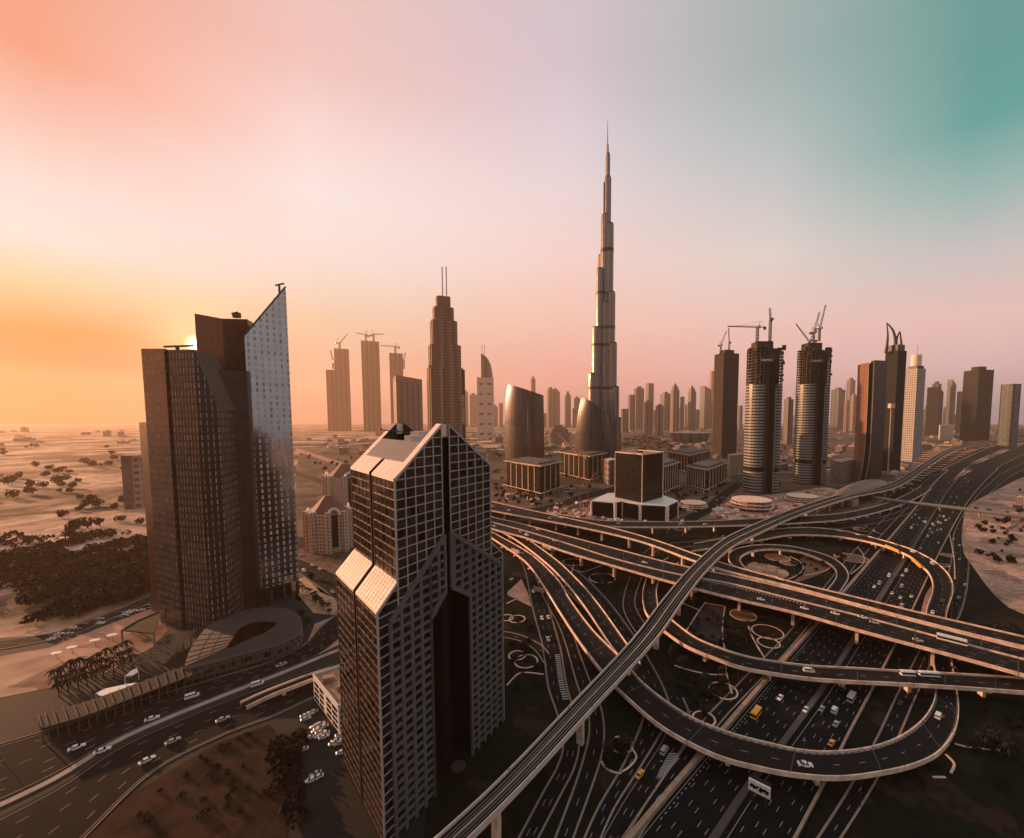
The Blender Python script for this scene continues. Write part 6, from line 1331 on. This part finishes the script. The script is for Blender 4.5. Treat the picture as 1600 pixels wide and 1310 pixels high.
litter([(925,808),(960,812),(1040,818),(1060,808),(1075,812),(1060,820),(930,815)], 26, 'round the white-roofed podium', .9)
litter([(770,770),(790,780),(850,795),(850,785),(790,770)], 10, 'left of the excavation', .9)
q = [P(x,y,0) for x, y in ((875,800),(905,790),(925,802),(895,808))]; mb = MB(); zq = -0.0
mb = MB(); a, b = P(886,797,0), P(928,786,0); mb.beam(a+Vector((0,0,3)), b+Vector((0,0,3)), 1.2, 6); mb.build('retaining_wall', 'grey_concrete', origin=a, label='grey retaining wall beside the red lattice cranes', cat='wall')
scatter('shrub', [(1540,800),(1600,780),(1640,900),(1530,870)], 30, .9, 'desert shrub on the sand at the right edge', 'shrubs on the right-hand sand')
for poly, n, w in (([(800,960),(835,965),(850,1050),(795,1090),(793,1000)],16,'in the dark lawn right of the peaked tower'),([(1060,930),(1150,950),(1200,1000),(1160,1030),(1060,985)],26,'in the lawn between the long and mid flyovers'),([(1040,1020),(1130,1050),(1150,1100),(1090,1130),(1060,1090)],22,'in the lawn above the big bend'),
    ([(940,1140),(1000,1160),(985,1200),(945,1200)],12,'round the lone ring bed at the bottom'),([(880,870),(960,885),(1000,905),(960,930),(900,895)],16,'in the lawn under the near edge of the long flyover'),([(1490,960),(1600,990),(1600,1200),(1500,1170)],30,'in the dark lawn at the right edge'),([(1180,870),(1290,885),(1250,905),(1180,890)],14,'inside the small loop ramp'),([(1300,850),(1345,860),(1340,890),(1310,880)],10,'by the oval planted bed'),([(1340,812),(1400,800),(1370,835),(1340,830)],10,'in the lawn left of the highway near the footbridge')):
    scatter('shrub', poly, n, .7, 'dark shrub '+w, 'shrubs '+w)
    scatter('palm', poly, n//3, .8, 'palm '+w, 'palms '+w)
scatter('dark', [(770,700),(900,690),(960,700),(960,760),(880,780),(770,760)], 50, .8, 'street tree in the blocks left of the cube-like block', 'street trees left of the cube block')
scatter('dark', [(1110,700),(1330,700),(1330,750),(1120,770)], 60, .9, 'street tree in the blocks round the unfinished towers', 'street trees by the unfinished towers')
scatter('dark', [(470,700),(560,720),(640,730),(560,770),(470,740)], 30, 1.0, 'street tree in the sunlit district left of the peaked tower', 'street trees in the sunlit district')
scatter('dark', [(-180,690),(200,700),(200,760),(-180,800)], 60, 1.6, 'desert tree far out on the sandy plain', 'far desert trees')
low([(1300,728),(1340,722),(1335,748),(1300,750)], 6, 'small building at the foot of the brown slab', 'small buildings by the brown slab', .6)
low([(1380,735),(1440,712),(1440,725),(1390,755)], 8, 'small building at the foot of the horned and white gridded towers', 'small buildings by the horned tower', .7)
low([(1040,700),(1150,715),(1150,745),(1110,712)], 14, 'low building behind the striped office blocks', 'low buildings behind the offices', .8)
scatter('shrub', [(265,1205),(410,1140),(425,1180),(420,1290),(200,1290)], 26, .5, 'low scrub on the bare brown lot', 'scrub on the brown lot')
low([(1560,760),(1680,740),(1690,880),(1580,850)], 12, 'low building on the sand at the right edge', 'low buildings on the right-hand sand', .6)
scatter('dark', [(1515,800),(1600,760),(1660,880),(1530,880)], 30, .6, 'dark tree on the sand right of the frontage road', 'trees on the right-hand sand')
for k, s, lab, gr in (('RA',0,'lamp post on the dark road at the lower left','lamp posts at the lower left'),('FR',1,'lamp post on the frontage road right of the highway','lamp posts on the right frontage road'),('FL',0,'lamp post on the frontage road left of the highway','lamp posts on the left frontage road')): lamps(k, s, 42, lab, gr)
# ================================================================= vehicles
for nm, c in (('white',(0.72,0.70,0.68)),('silver',(0.38,0.37,0.36)),('black',(0.02,0.02,0.022)),('yellow',(0.80,0.36,0.03)),('red',(0.35,0.04,0.03))): mat('car_'+nm, c, .28)
mat('tyre', (0.015,0.015,0.015), .9); mat('lamp_glass', (0.7,0.68,0.6), .2)
def loft(mb, secs, mi=0):
    """secs: list of (x, half width, z0, z1) front to rear"""
    R_ = [[Vector((x,-w,z0)),Vector((x,-w*1.0,z0+(z1-z0)*.6)),Vector((x,-w*.86,z1)),Vector((x,w*.86,z1)),Vector((x,w*1.0,z0+(z1-z0)*.6)),Vector((x,w,z0))] for x, w, z0, z1 in secs]
    for a, b in zip(R_, R_[1:]):
        for k in range(6): j = (k+1)%6; mb.face([a[k],a[j],b[j],b[k]], mi)
    mb.face(R_[0], mi); mb.face(R_[-1][::-1], mi)
def car_parts(T, col, kind):
    b = MB(); g = MB()
    if kind == 'car':
        loft(b, [(2.3,.72,.35,.62),(2.1,.86,.25,.78),(1.2,.9,.22,.92),(.7,.9,.22,.95),(-1.5,.9,.22,1.0),(-2.1,.88,.25,.98),(-2.3,.78,.35,.85)])
        loft(g, [(1.0,.78,.9,.95),(.35,.72,.9,1.38),(-1.0,.72,.9,1.42),(-1.75,.78,.9,1.0)]); r = MB(); loft(r, [(.28,.70,1.36,1.44),(-.95,.70,1.38,1.48)]); wx, ln = (1.4,-1.4), 2.3
    elif kind == 'van':
        loft(b, [(2.5,.8,.35,.9),(2.3,.92,.25,1.1),(1.7,.95,.22,1.3),(-2.3,.95,.22,1.35),(-2.5,.9,.3,1.3)]); loft(g, [(1.8,.9,1.3,1.34),(1.2,.84,1.3,1.85),(-2.3,.86,1.3,1.9),(-2.42,.86,1.3,1.5)]); r = MB(); loft(r, [(1.15,.84,1.84,1.95),(-2.35,.86,1.88,2.0)]); wx = (1.6,-1.6)
    else:
        Lh = 6 if kind == 'bus' else 3.6; hh = 3.2 if kind == 'bus' else 2.8
        loft(b, [(Lh,1.1,.5,1.3),(Lh-.2,1.25,.35,1.45),(-Lh+.2,1.25,.35,1.5),(-Lh,1.2,.45,1.4)]); loft(g, [(Lh-.1,1.18,1.3,2.3),(Lh-.5,1.2,1.3,2.45),(-Lh+.1,1.2,1.3,2.45)]); r = MB(); loft(r, [(Lh-.25,1.22,2.4,hh),(-Lh,1.24,2.4,hh)]); 
        for k in range(3): r.box((-Lh*.6+k*Lh*.6,0,hh),(1.2,.9,.15))
        wx = (Lh*.65,-Lh*.6)
    b.build('body', 'car_'+col, T); g.build('windows', 'black_glass', T); r.build('roof', 'car_'+col, T)
    for x in wx:
        for s in (-1,1):
            w = MB(); n = 10; R_ = .34 if kind in ('car','van') else .5; y0 = (.78 if kind in ('car','van') else 1.05)*s; y1 = y0+.16*s; c = [(x+R_*math.cos(2*math.pi*k/n), R_+R_*math.sin(2*math.pi*k/n)) for k in range(n)]
            for k in range(n): j = (k+1)%n; w.face([(c[k][0],y0,c[k][1]),(c[j][0],y0,c[j][1]),(c[j][0],y1,c[j][1]),(c[k][0],y1,c[k][1])])
            w.face([(p[0],y1,p[1]) for p in c]); w.build('wheel', 'tyre', T)
    fx = {'car':2.28,'van':2.45,'bus':5.95,'minibus':3.55}[kind]; wy = .6 if kind in ('car','van') else .95
    for s in (-1,1): h = MB(); h.box((fx,wy*s,.6),(.12,.28,.14)); h.build('headlight', 'lamp_glass', T)
    return T
VP = {}
NAMES = {'car':'car','van':'van','bus':'bus','minibus':'minibus'}
def vehicle(kind, col, p, ang, label, group=None, z=0.0, sc=1.0):
    k = (kind, col)
    if k not in VP: T = empty(NAMES[kind], (0,0,0), 'x', kind); car_parts(T, col, kind); VP[k] = T
    else: T = copy_tree(VP[k])
    T.location = (p.x, p.y, p.z+z); T.rotation_euler = (0,0,ang); T.scale = (sc,)*3; T['label'] = label; T['category'] = kind
    if group: T['group'] = group
    elif 'group' in T: del T['group']
    return T
def nearest(key, x, y):
    A_, B_ = PATHS[key]; best = None
    for i in range(len(A_)-1):
        for f in (.1,.2,.3,.4,.5,.6,.7,.8,.9):
            for t in (0,.5):
                q = A_[i].lerp(A_[i+1],t).lerp(B_[i].lerp(B_[i+1],t),f); u = PXof(q); d = (u[0]-x)**2+(u[1]-y)**2
                if best is None or d < best[0]: best = (d, q, (A_[i+1]-A_[i]), i)
    _, q, d, i = best; return q, d
def drive(key, kind, col, x, y, label, group=None, rev=False, sc=1.15):
    q, d = nearest(key, x, y); p = P(x, y, q.z)
    if (p-q).length > 8: p = q
    ang = math.atan2(d.y, d.x)+(math.pi if rev else 0)
    return vehicle(kind, col, Vector((p.x,p.y,q.z)), ang, label, group, .03, sc)
# single vehicles that can be pointed out
for args in (('H1','minibus','yellow',1181,1119,'yellow minibus on the wide highway between the two lower flyovers',None,True),('H2','car','yellow',1299,1163,'orange and black taxi nearest the big bend on the right carriageway',None),('TX','car','yellow',1000,1212,'orange taxi at the bottom edge, left of the chevron markings',None,True),
    ('TX','van','silver',1038,1175,'grey van just above the chevron markings at the bottom',None,True),('FH','car','white',1258,1197,'white car alone on the bottom of the great looping ramp',None,False,1.25),('FH','van','white',1466,1121,'white van seen on the right side of the great looping ramp',None),
    ('FI','van','white',1264,1050,'white van on the mid flyover above the wide highway',None),('FI','minibus','white',1418,1056,'white minibus following a longer bus on the mid flyover',None,False,1.0),('FI','bus','white',1452,1057,'white bus ahead of the minibus on the mid flyover',None,False,.85),('FA','bus','white',1487,1004,'long white bus on the long flyover near the right edge',None,False,1.15),
    ('FA','car','white',1189,938,'white car on the long flyover beside the dotted hatching, leftmost',None),('FA','car','white',1257,952,'white car on the long flyover where the dotted hatching ends',None),('FA','car','white',1305,960,'white car on the long flyover between the hatching and two others',None),('FA','car','white',1348,966,'white car on the long flyover, second of the two before the bus',None),('FA','car','silver',1366,974,'silver car on the long flyover, nearest behind the bus',None),('FA','car','silver',1434,1002,'silver car low on the long flyover near its outer parapet',None),
    ('H1','car','white',1219,1092,'small white car ahead of the yellow minibus on the highway',None,True),('H1','car','white',1259,1111,'grey-white car hugging the median below the mid flyover',None,True),('H2','car','silver',1284,1109,'silver car right of the median, left of the white van',None),('H2','van','white',1304,1112,'white van on the right carriageway below the mid flyover',None),('H2','minibus','silver',1330,1094,'boxy grey minibus on the right carriageway below the mid flyover',None),('H2','car','silver',1306,1133,'small grey car above the orange taxi on the right carriageway',None),('H2','car','black',1314,1078,'dark car just under the mid flyover on the right carriageway',None),
    ('FR','car','black',1406,1101,'dark car alone on the right frontage road beside the big bend',None),('Q1','car','silver',857,1000,'silver car on the dark ramp right of the peaked tower, near the striped gore',None),('Q1','car','white',847,967,'small white car at the tip of the striped gore, left lane',None),('Q1','car','white',857,966,'small white car at the tip of the striped gore, right lane',None),('Q1','car','white',833,925,'small white car under the dark sign gantry',None)):
    a = list(args)+[None]*0; kw = {}; drive(*a[:7], **dict(rev=a[7] if len(a) > 7 and a[7] is not None else False, sc=a[8] if len(a) > 8 else 1.15))
vehicle('car','white',P(799,906,.3), 1.0,'white car in the curving ramp at the peaked tower\'s right shoulder'); 
FLEET = (('H1','cars on the left carriageway of the highway','car on the left carriageway of the wide highway',[(1430,805),(1436,811),(1425,812),(1433,822),(1423,828),(1427,821),(1380,861),(1397,867),(1389,901),(1396,867),(1366,918),(1374,913),(1446,817),(1447,821),(1448,814),(1455,790),(1462,783),(1472,770),(1488,758),(1499,742),(1505,733),(1250,1060),(1310,950)],True),
 ('H2','cars on the right carriageway of the highway','car on the right carriageway of the wide highway',[(1469,809),(1476,806),(1478,812),(1483,811),(1457,820),(1464,819),(1470,818),(1453,827),(1460,824),(1465,829),(1470,829),(1457,831),(1446,841),(1466,849),(1437,854),(1489,801),(1416,893),(1409,917),(1394,928),(1407,935),(1424,933),(1409,948),(1485,775),(1491,787),(1495,778),(1497,790),(1503,761),(1509,768),(1513,753),(1505,745),(1480,795),(1499,797),(1410,900),(1378,990)],False),
 ('FR','cars on the right frontage road','car on the frontage road right of the highway',[(1496,828),(1490,843),(1499,853),(1499,875),(1508,915),(1498,935),(1494,866),(1516,790)],False),
 ('FH','cars on the curved ramp','car on the upper curve of the ramp over the highway',[(1340,836),(1353,838),(1401,852),(1426,863),(1441,872),(1457,882),(1300,828),(1473,940),(1457,958),(1311,826)],True),
 ('FE','cars on the farthest flyover','car on the straight farthest flyover',[(967,819),(1065,820),(1102,820),(955,817)],False),
 ('FD','cars on the curving flyover','car on the curving flyover from behind the peaked tower',[(770,792),(795,798),(810,800),(855,808),(877,810)],False),
 ('FA','cars at the near end of the long flyover','car on the long flyover near the peaked tower',[(773,823),(813,832),(823,837),(866,846)],False),
 ('FB','cars on the middle carriageway','car on the middle carriageway of the long flyover',[(840,828),(1007,880)],False),
 ('Q4','cars on the low road under the metro','car on the low road passing under the metro viaduct',[(1033,834),(1128,836),(1210,836),(1174,841),(1250,832)],False),
 ('RA','cars on the dark road at lower left','car on the dark road at the lower left',[(245,1141),(160,1175),(402,1071),(300,1090),(440,1040),(120,1170)],False),
 ('RB','cars on the lower left slip road','car on the lower left slip road',[(348,1126),(270,1160),(230,1190)],False),
 ('RC','cars by the residential blocks','car on the road below the domed residential block',[(500,890),(520,926),(488,884),(475,893)],False))
for key, gr, lab, pts, rev in FLEET:
    for x, y in pts:
        col = random.choice(('white','white','white','silver','silver','black') if key != 'H2' else ('white','white','silver','silver','white')); kd = random.choice(('car','car','car','van'))
        drive(key, kd, col, x, y, col+' '+lab, gr, rev, 1.2)
for x, y in ((477,1120),(483,1117),(489,1114),(493,1136),(500,1133),(505,1137),(495,1143),(501,1146),(507,1148),(500,1152),(506,1153),(482,1155),(532,1150),(526,1159),(530,1163),(534,1177),(473,1173),(493,1211),(490,1218),(496,1216),(486,1221),(478,1125),(498,1140),(522,1163)):
    vehicle('car', random.choice(('white','white','silver')), P(x,y,.1), .55+random.uniform(-.1,.1)+(math.pi if random.random() < .5 else 0), 'pale car parked in the dark lot beside the white office building', 'cars parked by the white office building')
for x, y in ((500,860),(507,857),(513,855),(497,862),(470,868)): vehicle('car', 'white', P(x,y,.16), .5, 'white car parked at the foot of the nearer domed residential block', 'cars by the domed block')
rnd = random.Random(77)
for i in range(26):
    x = rnd.uniform(78,235); y = 996-(x-78)*.31+rnd.uniform(-4,5); vehicle('car', rnd.choice(('white','silver','black')), P(x,y,.16), .42, 'car parked in the roadside rows between the wood and the plaza', 'cars parked between wood and plaza')
for i in range(24):
    x = rnd.uniform(1062,1150); y = 800-(x-1062)*.25+rnd.uniform(-6,8)
    vehicle('car', rnd.choice(('white','silver','black','red')), P(x,y,.16), rnd.uniform(0,3), 'car parked on the lots round the planted roundabout', 'cars round the roundabout')
vehicle('bus','white',P(1077,800,.16),-.9,'white coach parked right of the white-roofed podium')
